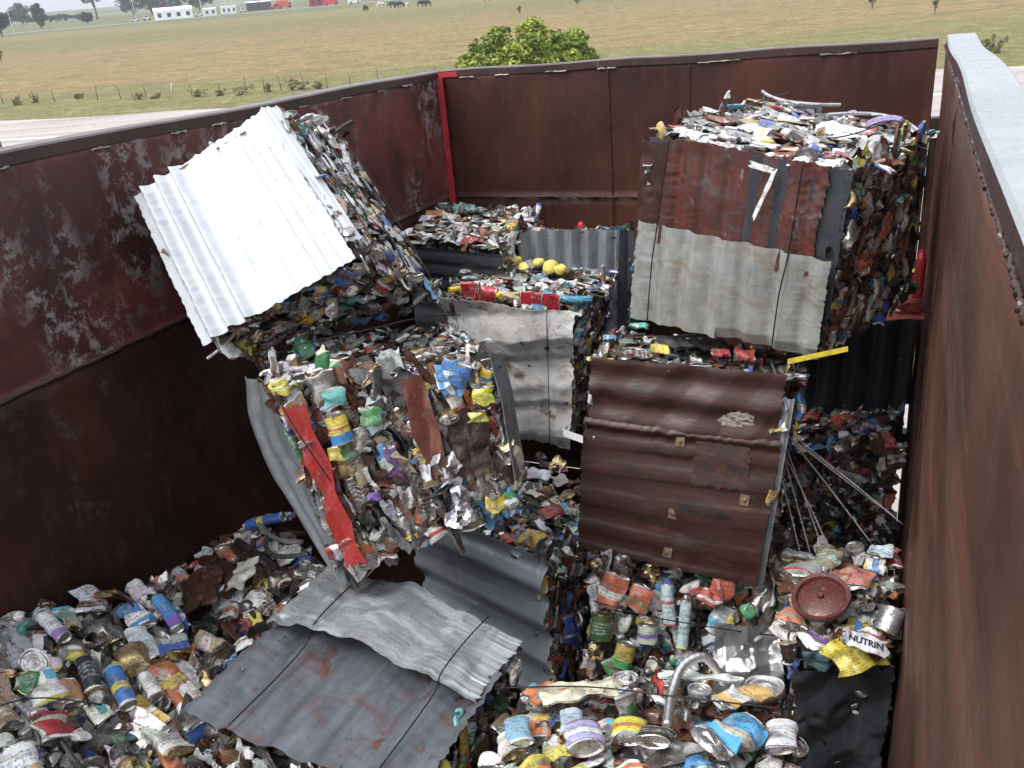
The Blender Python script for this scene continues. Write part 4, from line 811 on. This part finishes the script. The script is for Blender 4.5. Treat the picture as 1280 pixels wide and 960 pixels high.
wall('floor_plate', (0, YF, ZF), (1, 0, 0), (0, 1, 0), W, L, M['wall_low'], .05, 20, 40, .004, 7)
# ------------------------------------------------------------------ the land (its own frame: a right, b away, c up)
E1 = A([0.9028356969173204, 0.42989250429921044, -0.008952045529925779]); E2 = A([-0.42915549626067256, 0.9021903357803577, 0.04333772091124965]); NG = A([0.02670701033572214, -0.03528502191977293, 0.9990203715776014])
HC = 6.5; G0 = CAM-NG*HC
GM = np.eye(4); GM[:3, 0] = E1; GM[:3, 1] = E2; GM[:3, 2] = NG; GM[:3, 3] = G0
def gw(a_, b_, c_=0): return G0+E1*a_+E2*b_+NG*c_
def gpx(x, y, zoff=0):
    """ground (a,b) under a pixel"""
    d = ray(x, y); t = -HC/(d@NG); P = CAM+d*t-G0; return P@E1, P@E2
def frame_at(a_, b_, yaw=0, c_=0):
    m = np.eye(4); cy, sy = math.cos(yaw), math.sin(yaw); m[:3, 0] = E1*cy+E2*sy; m[:3, 1] = -E1*sy+E2*cy; m[:3, 2] = NG; m[:3, 3] = gw(a_, b_, c_); return m
# ground material, zoned by distance
m, nt, bs = newmat('pasture'); k = NT(nt); o = k.obj(); sep = k.n('ShaderNodeSeparateXYZ'); k.l(o, sep.inputs[0])
wob = k.noise(k.vmul(o, (.012, .03, 1)), 1, 4, .6); y2 = k.math('ADD', sep.outputs[1], k.math('MULTIPLY', k.math('SUBTRACT', wob, .5), 60.))
n1 = k.noise(k.vmul(o, (.06, .25, 1)), 1, 6, .65); n2 = k.noise(k.vmul(o, (.5, 1.8, 1)), 1, 6, .7); n3 = k.noise(k.vmul(o, (3, 8, 1)), 1, 4, .7)
dry = k.mix(k.step(n1, .36, .64), (.33, .212, .098), (.255, .178, .084)); green = k.mix(k.step(n1, .36, .64), (.17, .165, .07), (.12, .13, .05)); near = k.mix(k.step(n2, .35, .65), (.19, .20, .07), (.12, .15, .048))
c = k.mix(k.step(y2, 68, 88), near, dry); c = k.mix(k.step(y2, 145, 190), c, green); c = k.mix(k.step(y2, 225, 260), c, (.24, .20, .10)); c = k.mix(k.step(y2, 285, 310), c, (.085, .15, .075)); 
c = k.mix(k.step(k.noise(k.vmul(o, (.02, .05, 1)), 1, 4, .6), .5, .68, 0, .55), c, (.16, .17, .06))
n6 = k.noise(k.vmul(o, (1.1, .42, 1)), 1, 4, .75); c = k.mix(k.step(n6, .42, .60, 0, .75), c, (.155, .115, .056)); n7 = k.noise(k.vmul(o, (.7, .22, 1)), 1.3, 5, .75); c = k.mix(k.step(n7, .52, .62, 0, .6), c, (.33, .27, .14)); n5 = k.noise(k.vmul(o, (.15, .3, 1)), 1, 5, .7); c = k.mix(k.step(n5, .50, .62, 0, .7), c, (.11, .10, .042)); c = k.mix(k.step(n2, .48, .62, 0, .65), c, (.085, .08, .034)); c = k.mix(k.step(n3, .50, .62, 0, .6), c, (.36, .30, .17)); c = k.mix(k.step(n3, .36, .46, .6, 0), c, (.085, .08, .035))
k.l(c, bs.inputs['Base Color']); bs.inputs['Roughness'].default_value = .95; bs.inputs['Specular IOR Level'].default_value = .1; k.l(k.bump(n2, .6, .25), bs.inputs['Normal'])
M['ground'] = m
nx, ny = 90, 120; gx = np.linspace(-2500, 2500, nx); gy = np.concatenate([np.linspace(-400, 0, 10, endpoint=False), np.linspace(0, 1, ny-10)**2.4*5200]); XX, YY = np.meshgrid(gx, gy)
ZZ = np.where(YY > 320, 0.0*YY, 0)
V = np.stack([XX, YY, ZZ], -1).reshape(-1, 3); tag(build('ground', V, grid_faces(nx, ny), M['ground'], M4=GM), kind='structure')
# gravel road
m, nt, bs = newmat('gravel'); k = NT(nt); o = k.obj(); n1 = k.noise(k.vmul(o, (.05, .9, 1)), 1, 6, .65); n2 = k.noise(o, 3., 6, .75)
c = k.mix(k.step(n1, .35, .65), (.42, .37, .34), (.22, .19, .175)); c = k.mix(k.step(n2, .4, .7, 0, .5), c, (.52, .49, .46)); k.l(c, bs.inputs['Base Color']); bs.inputs['Roughness'].default_value = .9; k.l(k.bump(n2, .5, .05), bs.inputs['Normal']); M['gravel'] = m
pa, pb = gpx(0, 152), gpx(1270, 84); dv = A(pb)-A(pa); sl = dv[1]/dv[0]
def strip_ground(name, f0, f1, z, mat, kind='structure', xs=(-220, 220), n=120, jit=0., **kw):
    x = np.linspace(xs[0], xs[1], n); ph = rng.uniform(0, 6); jj = jit*(np.sin(x*.31+ph)+.5*np.sin(x*.83+ph)+.4*np.sin(x*2.1))
    y0, y1 = f0(x), f1(x)+jj; V = np.stack([np.tile(x, 2), np.concatenate([y0, y1]), np.full(2*n, z)], -1); return tag(build(name, V, grid_faces(n, 2), mat, M4=GM), kind=kind)
fr = lambda d: (lambda x: pa[1]+(x-pa[0])*sl+d)
yd = -30
strip_ground('gravel_road', lambda x: fr(yd-25)(x)*0-30+0*x, fr(0), .05, M['gravel'], jit=.35)
wl_ = mat_plain('road_paint', (.72, .72, .72), .7, 0, .15, 3)
pr = gpx(1262, 115); strip_ground('road_marking', lambda x: pr[1]+(x-pr[0])*sl-.20, lambda x: pr[1]+(x-pr[0])*sl+.20, .058, wl_, xs=(-60, 160))
M['asph'] = mat_plain('pale_track', (.33, .31, .29), .9, 0, .25, .5, .2)
f1a, f1b = gpx(60, 42-4), gpx(300, 20-1.5)
# far road along the field edge: from (0,44) to (540,0)
ra, rb_ = gpx(0, 43.5), gpx(330, 14.5); s2 = (rb_[1]-ra[1])/(rb_[0]-ra[0])
strip_ground('far_road', lambda x: ra[1]+(x-ra[0])*s2-5, lambda x: ra[1]+(x-ra[0])*s2+6, .10, M['asph'], xs=(-700, 400))
print('roadnear', pa, pb, 'far', ra, rb_, 'cow', gpx(500, 13), 'fence', gpx(0, 128), gpx(420, 108))
# hills behind
def hill(y0, hmax, amp, seed, mat, x=(-2400, 1500), depth=500):
    rg = np.random.default_rng(seed); n = 160; xs_ = np.linspace(*x, n); prof = hmax+sum(amp*rg.uniform(.3, 1)*np.sin(xs_/rg.uniform(90, 600)+rg.uniform(0, 6)) for _ in range(5))
    rows = []
    for t in np.linspace(0, 1, 14): rows.append(np.stack([xs_, np.full(n, y0+depth*t), np.maximum(prof, 1)*np.sin(t*PI)**.8-.5], -1))
    return tag(build('hills', np.concatenate(rows), grid_faces(n, 14), mat, M4=GM), kind='structure')
M['hill'] = mat_plain('far_hill_green', (.075, .12, .05), .95, 0, .5, .01, 0); M['hill2'] = mat_plain('far_hill_field', (.17, .17, .09), .95, 0, .5, .012, 0)
hill(700, 5, 1.0, 3, M['hill2']); 
# ------------------------------------------------------------------ vegetation
def leafmat(name, c1, c2):
    m, nt, b_ = newmat(name); k = NT(nt); at = k.attr('Col'); rnd = at.outputs['Fac']
    k.l(k.mix(rnd, c1, c2), b_.inputs['Base Color']); b_.inputs['Roughness'].default_value = .6; b_.inputs['Specular IOR Level'].default_value = .2
    b_.inputs['Transmission Weight'].default_value = 0
    try: b_.inputs['Subsurface Weight'].default_value = 0
    except Exception: pass
    return m
M['leaf_light'] = leafmat('light_green_leaves', (.09, .15, .03), (.38, .42, .09)); M['leaf_far'] = leafmat('far_leaves', (.025, .045, .02), (.07, .10, .045)); M['leaf_red'] = leafmat('reddish_leaves', (.12, .035, .03), (.24, .09, .07)); M['leaf_weed'] = leafmat('weed_leaves', (.08, .085, .035), (.18, .18, .08))
M['bark'] = mat_plain('bark', (.10, .08, .06), .9, 0, .4, 20)
def leaves(centres, radii, nper, size, rg, up=.4):
    n = sum(nper); P = []
    for c_, r_, k_ in zip(centres, radii, nper):
        d = rg.normal(size=(k_, 3)); d /= np.linalg.norm(d, axis=1)[:, None]; P.append(A(c_)+d*(A(r_)*rg.uniform(.55, 1.05, (k_, 1))**.5))
    P = np.concatenate(P); a_ = rg.normal(size=(n, 3)); a_[:, 2] *= .6; a_ /= np.linalg.norm(a_, axis=1)[:, None]; b2 = rg.normal(size=(n, 3)); b2 -= a_*(a_*b2).sum(1)[:, None]; b2 /= np.linalg.norm(b2, axis=1)[:, None]
    s_ = size*rg.uniform(.5, 1.3, (n, 1)); V = np.stack([P-a_*s_, P-b2*s_*.45, P+a_*s_, P+b2*s_*.45], 1).reshape(-1, 3); C = np.repeat(rg.beta(2, 2, n), 1); C4 = np.stack([C, C, C, np.ones(n)], -1)
    return V, np.arange(4*n).reshape(-1, 4), C4
def tree(a_, b_, h, w, mat, label, seed, name='tree', cat='tree', group=None, crown=(.35, 1.), ncl=16, per=90, leaf=.25, bare=True):
    rg = np.random.default_rng(seed); fm = frame_at(a_, b_); base = fm[:3, 3]; root = empty(name, base, label, cat, group)
    ch0 = h*crown[0]; cz = (h*crown[1]+ch0)/2; rz = (h*crown[1]-ch0)/2; cen, rad, npr = [], [], []
    for i in range(ncl):
        d = rg.normal(size=3); d /= np.linalg.norm(d); q = rg.random()**.4; r_ = rg.uniform(.20, .34)*min(w/2, rz*1.2)
        cen.append((d[0]*(w/2-r_)*q, d[1]*(w/2-r_)*q, cz+d[2]*(rz-r_*.8)*q)); rad.append((r_*1.1, r_*1.1, r_*.85)); npr.append(int(per*rg.uniform(.6, 1.3)))
    V, Q, C = leaves(cen, rad, npr, leaf, rg); o_ = build('crown', V, Q, mat, root, C, None, None, False, None, fm)
    mb = MB(); V, Q = tube(smoothpath([(0, 0, -.1), (w*.01, 0, ch0*.6), (0, w*.01, cz)], 5), np.linspace(h*.035, h*.012, 10)[:len(smoothpath([(0, 0, 0), (0, 0, 1), (0, 0, 2)], 5))], 7); mb.add(V, Q)
    for c_ in cen[:8]:
        V, Q = tube([(0, 0, ch0*.7), (c_[0]*.5, c_[1]*.5, (ch0*.7+c_[2])/2+.02*h), c_], [h*.014, h*.009, h*.003], 5); mb.add(V, Q)
    mb.make('trunk', M['bark'], root, fm, True)
    return root
# the bush tree right behind the back wall: dome of palmate clumps
def bushtree():
    rg = np.random.default_rng(4); x0, y0 = 657, 92; d = ray(657, 75); hd = 27.
    t = hd/(d@E2); P = CAM+d*t; a_, b_ = (P-G0)@E1, (P-G0)@E2; base_c = (P-G0)@NG
    fm = frame_at(a_, b_); root = empty('round_tree', fm[:3, 3], 'broad bright green round tree just beyond the back wall', 'tree'); cen, rad, npr = [], [], []
    w = 2.3; top = base_c+1.30
    for i in range(250):
        th = rg.uniform(0, 2*PI); q = rg.random()**.5; xx, yy = math.cos(th)*q*w, math.sin(th)*q*w*.9
        hh = base_c-1.05+1.98*math.sqrt(max(0, 1-q*q))*rg.uniform(.72, 1.05)+(.38*math.exp(-((xx-1.55)/.28)**2)); 
        if rg.random() < .45: hh = base_c-1.4+(hh-base_c+1.4)*rg.random()**.6
        r_ = rg.uniform(.16, .30); cen.append((xx, yy, hh)); rad.append((r_, r_, r_*.6)); npr.append(int(rg.integers(90, 150)))
    V, Q, C = leaves(cen, rad, npr, .075, rg); sh = np.repeat(rg.uniform(-.38, .25, len(npr)), npr); C[:, :3] = np.clip(C[:, :3]+sh[:, None], 0, 1)
    build('crown', V, Q, M['leaf_light'], root, C, None, None, False, None, fm); mb = MB()
    V, Q = tube(smoothpath([(0, 0, -.1), (.05, 0, base_c*.4), (0, .05, base_c*.8)], 5), .14, 8); mb.add(V, Q)
    for c_ in cen[::7]: V, Q = tube([(0, 0, base_c*.5), (c_[0]*.5, c_[1]*.5, (base_c*.5+c_[2])/2+.1), c_], [.07, .045, .01], 5); mb.add(V, Q)
    mb.make('trunk', M['bark'], root, fm, True)
bushtree()
# far trees by pixel of their foot, height & width in px
far = [(12, 22, 15, 40, 'left'), (30, 24, 21, 26, ''), (52, 36, 22, 20, 'on'), (110, 30, 11, 16, ''), (122, 14, 34, 34, ''), (168, 14, 22, 46, ''), (190, 12, 30, 40, ''), (215, 10, 26, 46, ''), (250, 8, 22, 40, ''), (3, 46, 24, 26, ''), (100, 12, 6, 30, ''), (72, 13, 7, 34, ''), (50, 15, 7, 30, '')]
flab = ['bluish tree on the skyline at the far left edge of the view', 'taller dark tree on the skyline, second from the left edge', 'rounded bush beside the far road, left of the green field', 'small dark bush standing on the pale far road edge', 'big dark umbrella-shaped tree above the far green field', 'dark spreading tree right of the big umbrella-shaped one', 'tall dark tree behind the reddish tree', 'dark tree behind the long white building', 'dark tree right above the gap between white buildings', 'low brownish bush at the left end of the far road', 'low skyline hedge tree just left of the umbrella-shaped tree', 'low skyline hedge tree in the middle of the skyline row', 'low skyline hedge tree next to the taller dark tree']
for i, (x, y, hp_, wp_, _) in enumerate(far):
    yy = max(y, 0); a_, b_ = gpx(x, max(y, 26-.081*x+8)); sc_ = math.hypot(b_, 0)/FOC
    tree(a_, b_, hp_*sc_*1.25, wp_*sc_, M['leaf_far'], flab[i], 50+i, group='trees beyond the far road', crown=(.08 if i not in (4,) else .35, 1.), ncl=34, per=110, leaf=1.3*sc_)
a_, b_ = gpx(203, 25); tree(a_, b_, 17*b_/FOC, 20*b_/FOC, M['leaf_red'], 'reddish tree in front of the long white building', 91, crown=(.3, 1), ncl=24, per=90, leaf=.45)
# saplings & weeds
for i, (x, y, h_, w_, lb) in enumerate([(1090, 12, 16, 12, 'thin sapling in the field above the right half of the back wall'), (1168, 18, 16, 10, 'thin sapling in the field above the far right corner'), (650, 18, 10, 9, 'tiny sapling left of the round tree top'), (2, 78, 12, 12, 'dark small bush at the left edge of the field'), (722, 6, 6, 10, 'tiny bush in the field above the round tree')]):
    a_, b_ = gpx(x, y); s_ = b_/FOC; tree(a_, b_, h_*s_*1.2, w_*s_, M['leaf_weed'], lb, 120+i, name='sapling', cat='sapling', crown=(.2, 1), ncl=8, per=26, leaf=.13)
wl = [(22, 131, 14, 10), (46, 128, 14, 8), (98, 124, 8, 12), (175, 124, 10, 10), (196, 123, 9, 8), (248, 121, 14, 20), (275, 120, 10, 10), (300, 119, 14, 22), (365, 113, 20, 16), (378, 112, 14, 14), (400, 111, 12, 14), (335, 115, 14, 10), (1244, 66, 20, 14), (1232, 62, 12, 12)]
wn = ['leftmost weed clump by the wire fence', 'second weed clump from the left by the wire fence', 'low weed clump left of the tallest dark fence post', 'weed clump right of the tallest dark fence post', 'small weed clump beside the pale fence post', 'broad weed clump above the tilted white bale', 'small weed right of the broad clump', 'wide pair of weeds near the fence middle', 'tall weed clump just left of the container corner', 'shorter weed touching the tall clump', 'last weed clump before the container corner', 'slim weed between the wide pair and the tall clump', 'dark weed right of the wide right rail', 'smaller weed close to the right rail end']
for i, (x, y, h_, w_) in enumerate(wl):
    h_, w_ = (h_*.72, w_*.9) if i < 12 else (h_, w_)
    a_, b_ = gpx(x, y); s_ = b_/FOC; rg = np.random.default_rng(300+i); fm = frame_at(a_, b_); n_ = 60 if i < 12 else 90
    cen = [(rg.normal(0, w_*s_*.3), rg.normal(0, .3), h_*s_*rg.uniform(.1, .9)**1.2) for _ in range(14)]; V, Q, C = leaves(cen, [(.16*w_*s_, .16*w_*s_, .22*h_*s_)]*14, [n_//3]*14, .07, rg)
    rt = empty('weed_clump', fm[:3, 3], wn[i], 'weed', 'weeds along the fence'); build('leaf', V, Q, M['leaf_weed'], rt, C, None, None, False, None, fm).name = 'foliage'
    mb = MB(); [mb.add(*tube([(rg.normal(0, .05), 0, -.05), (c_[0]*.6, c_[1]*.6, c_[2]*.7), c_], [.012, .009, .004], 4)) for c_ in cen]; mb.make('stems', M['bark'], rt, fm, True)
# wire fence with wooden posts
fp = [gpx(x, y) for x, y in [(0, 132), (46, 128), (72, 126.5), (125, 124), (152, 123), (182, 122), (214, 121), (240, 119), (273, 118), (305, 117), (330, 115), (352, 113.5), (380, 112), (410, 110), (440, 108)]]
c0, c1 = np.polyfit([q[0] for q in fp], [q[1] for q in fp], 1); xs_ = [q[0] for q in fp]; gap = (xs_[-1]-xs_[0])/(len(xs_)-1)
xs_ = xs_+[xs_[-1]+gap*(i+1) for i in range(14)]+[xs_[0]-gap*(i+1) for i in range(4)]; xs_ = sorted(xs_)
fb = frame_at(xs_[10], c0*xs_[10]+c1); fen = empty('wire_fence', fb[:3, 3], 'old wire fence on uneven wooden posts along the near edge of the field', 'fence')
mp = mat_plain('weathered_post', (.17, .15, .11), .9, 0, .4, 8); mpw = mat_plain('pale_post', (.6, .58, .54), .8, 0, .2, 8)
for i, x in enumerate(xs_):
    hh = rng.uniform(.8, 1.25); fm = frame_at(x, c0*x+c1); V, Q = tube([(0, 0, -.1), (rng.normal(0, .03), 0, hh*.5), (rng.normal(0, .06), 0, hh)], [.04, .036, .032], 7); build('fence_post', V, Q, mpw if i == 10 else mp, fen, M4=fm)
for z_ in (.35, .7, 1.0):
    P = [gw(x, c0*x+c1, z_+.02*math.sin(x*3)) for x in xs_]; V, Q = tube(P, .004, 4); build('fence_wire', V, Q, M['wire'], fen)
# ------------------------------------------------------------------ far buildings and vehicles
def shade(c, r=.6): return mat_plain('paint_%02d' % int(rng.integers(99)), c, r, 0, .12, .4, 0)
mw, mwr, mdk, mgl = shade((.80, .80, .80)), shade((.62, .62, .62)), shade((.06, .06, .07)), shade((.05, .06, .08), .2)
def building(x0, x1, yb, hp, label, wallm, roofm, gable=True, nw=4, name='low_building'):
    a0, b0 = gpx(x0, yb+0.081*(x1-x0)/2); a1, _ = gpx(x1, yb-0.081*(x1-x0)/2); am = (a0+a1)/2; s_ = b0/FOC; w, h = abs(a1-a0), hp*s_; fm = frame_at(am, b0, s2); rt = empty(name, fm[:3, 3], label, 'building')
    dd = w*.35; wb, rf, wi = MB(), MB(), []
    wb.box(-w/2, w/2, 0, dd, 0, h*.72); wb.make('wall', wallm, rt, fm)
    e = h*.04; zt = h*.73
    V = A([(-w/2-e, -e, zt), (w/2+e, -e, zt), (w/2+e, dd+e, zt), (-w/2-e, dd+e, zt), (-w/2-e, dd/2, h), (w/2+e, dd/2, h)]) if gable else A([(-w/2-e, -e, zt), (w/2+e, -e, zt), (w/2+e, dd+e, zt), (-w/2-e, dd+e, zt), (-w/2-e, dd/2, zt+h*.08), (w/2+e, dd/2, zt+h*.08)])
    build('roof', V, [[0, 1, 5, 4], [2, 3, 4, 5], [0, 4, 3, 3], [1, 2, 5, 5], [0, 3, 2, 1]], roofm, rt, M4=fm, smooth=False)
    for i in range(nw):
        xx = -w/2+w*(i+.5)/nw; MB().box(xx-w/nw*.2, xx+w/nw*.2, -.06, .02, h*.22, h*.55).make('window' if i != nw//2 else 'door', mgl, rt, fm)
    return rt
building(196, 241, 24, 13, 'long low white building behind the reddish tree', mw, mw); building(256, 271, 19.5, 10, 'small white box-like building right of the long one', mw, mw, False, 2)
building(278, 296, 17, 10, 'white building with pale roof, between the small box and the grey shed', mw, mwr, False, 3); building(310, 340, 13, 12, 'open shed with a white roof and dark front', mdk, mw, False, 3)
building(388, 404, 8, 12, 'dark red hall at the field edge', shade((.30, .04, .045)), shade((.33, .05, .05)), True, 2)
def vehicle(x, yb, lp, hp, col, label, kind='car'):
    a_, b_ = gpx(x, yb); s_ = b_/FOC; Lv, Hv = lp*s_, hp*s_; Wd = min(2.3, Lv*.45); fm = frame_at(a_, b_, s2); nm = {'car': 'parked_car', 'truck': 'parked_truck'}[kind]; rt = empty(nm, fm[:3, 3], label, kind, 'vehicles by the far road'); pm = shade(col, .35)
    if kind == 'car': pr_ = [(-.5, .2), (-.5, .5), (-.36, .56), (-.22, .92), (.12, .95), (.28, .6), (.47, .5), (.5, .2)]
    else: pr_ = [(-.5, .15), (-.5, 1.), (.22, 1.), (.22, .72), (.40, .72), (.48, .45), (.5, .15)]
    n_ = len(pr_); V = A([(p[0]*Lv, s*Wd/2, p[1]*Hv) for s in (-1, 1) for p in pr_]); Q = [[i, (i+1) % n_, (i+1) % n_+n_, i+n_] for i in range(n_)]
    for s in (0, 1): Q += [[s*n_+0, s*n_+i, s*n_+i+1, s*n_+i+1] for i in range(1, n_-1)]
    build('body', V, Q, pm, rt, M4=fm, smooth=False)
    wz = (.58, .86) if kind == 'car' else (.45, .66); wx = (-.22, .14) if kind == 'car' else (.26, .40); MB().box(wx[0]*Lv, wx[1]*Lv, -Wd/2-.02, Wd/2+.02, wz[0]*Hv, wz[1]*Hv).make('side_window', mgl, rt, fm)
    for xx in (-.32, .32):
        for yy in (-1, 1): V, Q = tube([(xx*Lv, yy*Wd/2-.12, Hv*.2), (xx*Lv, yy*Wd/2+.12, Hv*.2)], Hv*.2, 12); build('wheel', V, Q, mdk, rt, M4=fm)
vehicle(169, 27.5, 9, 5, (.7, .7, .7), 'pale small car, leftmost of the parked cars'); vehicle(184, 25.5, 8, 6, (.75, .75, .76), 'white car left of the reddish tree'); vehicle(249, 20.5, 9, 5, (.75, .75, .75), 'white car in the gap between the two white buildings')
vehicle(304, 15.5, 7, 5, (.7, .7, .72), 'silver car left of the open shed'); vehicle(346, 11.5, 14, 6, (.55, .04, .04), 'red car right of the open shed'); vehicle(356, 10, 18, 8, (.68, .10, .08), 'red pickup-like truck in front of the dark red hall', 'truck')
vehicle(414, 6.5, 17, 7, (.62, .05, .05), 'red truck right of the dark red hall', 'truck'); vehicle(443, 4.5, 13, 6, (.75, .75, .76), 'white truck at the end of the vehicle row', 'truck')
for i, (x, y, h_) in enumerate([(85*.125+160, 26, 22), (285, 18, 18), (292, 18, 19), (366, 10, 16), (17, 40, 24), (254, 21, 26)]):
    a_, b_ = gpx(x, y); fm = frame_at(a_, b_); V, Q = tube([(0, 0, 0), (0, 0, h_*b_/FOC)], .13, 6); MBo = MB().add(V, Q).box(-.9, .9, -.06, .06, h_*b_/FOC*.92, h_*b_/FOC*.95)
    o = MBo.make('utility_pole', mwr, None, fm); tag(o, ['thin grey pole left of the reddish tree', 'thin pole rising from the white building roof line', 'thin pole next to the small white building end', 'thin pole beside the red car', 'thin pole at the left end of the far road', 'dark pole between the long and the small white building'][i], 'pole', 'poles along the far road')
# cows
mcb, mcw = mat_plain('black_hide', (.015, .013, .012), .8, 0, .2, 5, 0), mat_plain('white_hide', (.6, .58, .55), .8, 0, .2, 5, 0)
def cow(x, y, hp, yaw, m_, label, graze=True):
    a_, b_ = gpx(x, y); h = hp*b_/FOC; fm = frame_at(a_, b_, yaw); mb = MB()
    me = bpy.data.meshes.new('cow'); J = [(0, 0, .78), (.45, 0, .80), (.72, 0, .82), (.98, 0, .55 if graze else .98), (1.15, 0, .25 if graze else .98), (-.45, 0, .80), (-.62, 0, .55), (-.66, 0, .3)]; E = [(0, 1), (1, 2), (2, 3), (3, 4), (0, 5), (5, 6), (6, 7)]; Rr = [.27, .25, .17, .12, .08, .24, .03, .02]
    for (bx, j0, back) in ((.42, 1, 0), (-.48, 5, 1)):
        for s in (-1, 1):
            i0 = len(J); J += [(bx, s*.14, .52), (bx+(.07 if back else -.02), s*.15, .30), (bx+(-.03 if back else .01), s*.15, .03)]; Rr += [.10, .055, .05]; E += [(j0, i0), (i0, i0+1), (i0+1, i0+2)]
    me.from_pydata([tuple(h*q for q in p) for p in J], E, []); o = bpy.data.objects.new('cow', me); COL.objects.link(o); mo = o.modifiers.new('skin', 'SKIN'); sv = me.skin_vertices[0].data
    for i, r_ in enumerate(Rr): sv[i].radius = (r_*h, r_*h)
    sv[0].use_root = True; su = o.modifiers.new('sub', 'SUBSURF'); su.levels = su.render_levels = 1; me.materials.append(m_); o.matrix_local = Matrix(fm.tolist()); mo2 = None
    return tag(o, label, 'cow', 'cows grazing at the far side of the field')
for i, (x, y, yaw, m_, g_) in enumerate([(457, 14.5, 1.2, mcb, 1), (475, 10.5, .2, mcw, 1), (491, 10, 2.6, mcb, 1), (498, 10.5, .1, mcb, 1), (501, 9.5, 3.0, mcb, 0), (510, 9.5, 1.3, mcw, 1), (526, 8.5, .3, mcb, 1), (531, 8, .1, mcb, 1), (535, 8.5, 2.9, mcb, 0), (609, 2, .4, mcb, 1)]):
    cow(x, y, 6.5, yaw, m_, ['black cow standing alone at the left of the herd', 'white cow second from the left', 'black cow left of the close pair', 'black cow in the middle of the close group', 'black cow with raised head in the close group', 'white cow right of the close group', 'black cow, first of the right-hand trio', 'black cow, middle of the right-hand trio', 'black cow with raised head, last of the right-hand trio', 'lone black cow above the left side of the round tree'][i], g_)
# small post left beside the road
a_, b_ = gpx(3, 188); fm = frame_at(a_, b_); V, Q = tube([(0, 0, 0), (0, 0, .45)], .05, 7); tag(build('marker_post', V, Q, M['rim_side'], M4=fm), 'short dark post on the gravel at the left edge', 'post')

# ------------------------------------------------------------------ haze
hz = MB()
P8 = GM
def hazebox():
    me = MB().box(-2600, 2600, -420, 5300, -60, 180)
    o = me.make('haze', None, None, GM); o.data.materials.clear()
    m = bpy.data.materials.new('thin_air'); m.use_nodes = True; nt = m.node_tree; nt.nodes.clear(); out = nt.nodes.new('ShaderNodeOutputMaterial'); v = nt.nodes.new('ShaderNodeVolumePrincipled')
    v.inputs['Color'].default_value = (.80, .86, .95, 1); v.inputs['Density'].default_value = .00042; v.inputs['Anisotropy'].default_value = .2; nt.links.new(v.outputs[0], out.inputs['Volume']); o.data.materials.append(m); o['kind'] = 'stuff'
HAZE = True
if HAZE: hazebox()
# ------------------------------------------------------------------ light
w = bpy.data.worlds.new('World'); sc.world = w; w.use_nodes = True; nt = w.node_tree; nt.nodes.clear(); k = NT(nt)
sky = k.n('ShaderNodeTexSky', sky_type='NISHITA'); sky.sun_disc = False; sd = nrm(A([-.45, -.50, .95]))
sky.sun_elevation = math.asin(sd[2]); sky.sun_rotation = math.atan2(sd[0], sd[1]); sky.air_density = 1.; sky.dust_density = 3.5
hs = k.n('ShaderNodeHueSaturation'); hs.inputs['Saturation'].default_value = .35; k.l(sky.outputs[0], hs.inputs['Color'])
cl = k.mix(.45, hs.outputs[0], (9., 9.3, 9.9)); bg = k.n('ShaderNodeBackground'); k.l(cl, bg.inputs[0]); bg.inputs[1].default_value = .15; ow = k.n('ShaderNodeOutputWorld'); k.l(bg.outputs[0], ow.inputs[0])
sl_ = bpy.data.lights.new('sun', 'SUN'); sl_.energy = 1.25; sl_.angle = math.radians(22); sl_.color = (1, .975, .94); so = bpy.data.objects.new('sun', sl_); COL.objects.link(so); so.rotation_euler = Vector(sd).to_track_quat('Z', 'Y').to_euler()
sc.view_settings.view_transform = 'Standard'; sc.view_settings.look = 'None'; sc.view_settings.gamma = 1; sc.view_settings.exposure = .85
sc.cycles.max_bounces = 4; sc.cycles.diffuse_bounces = 2; sc.cycles.glossy_bounces = 3
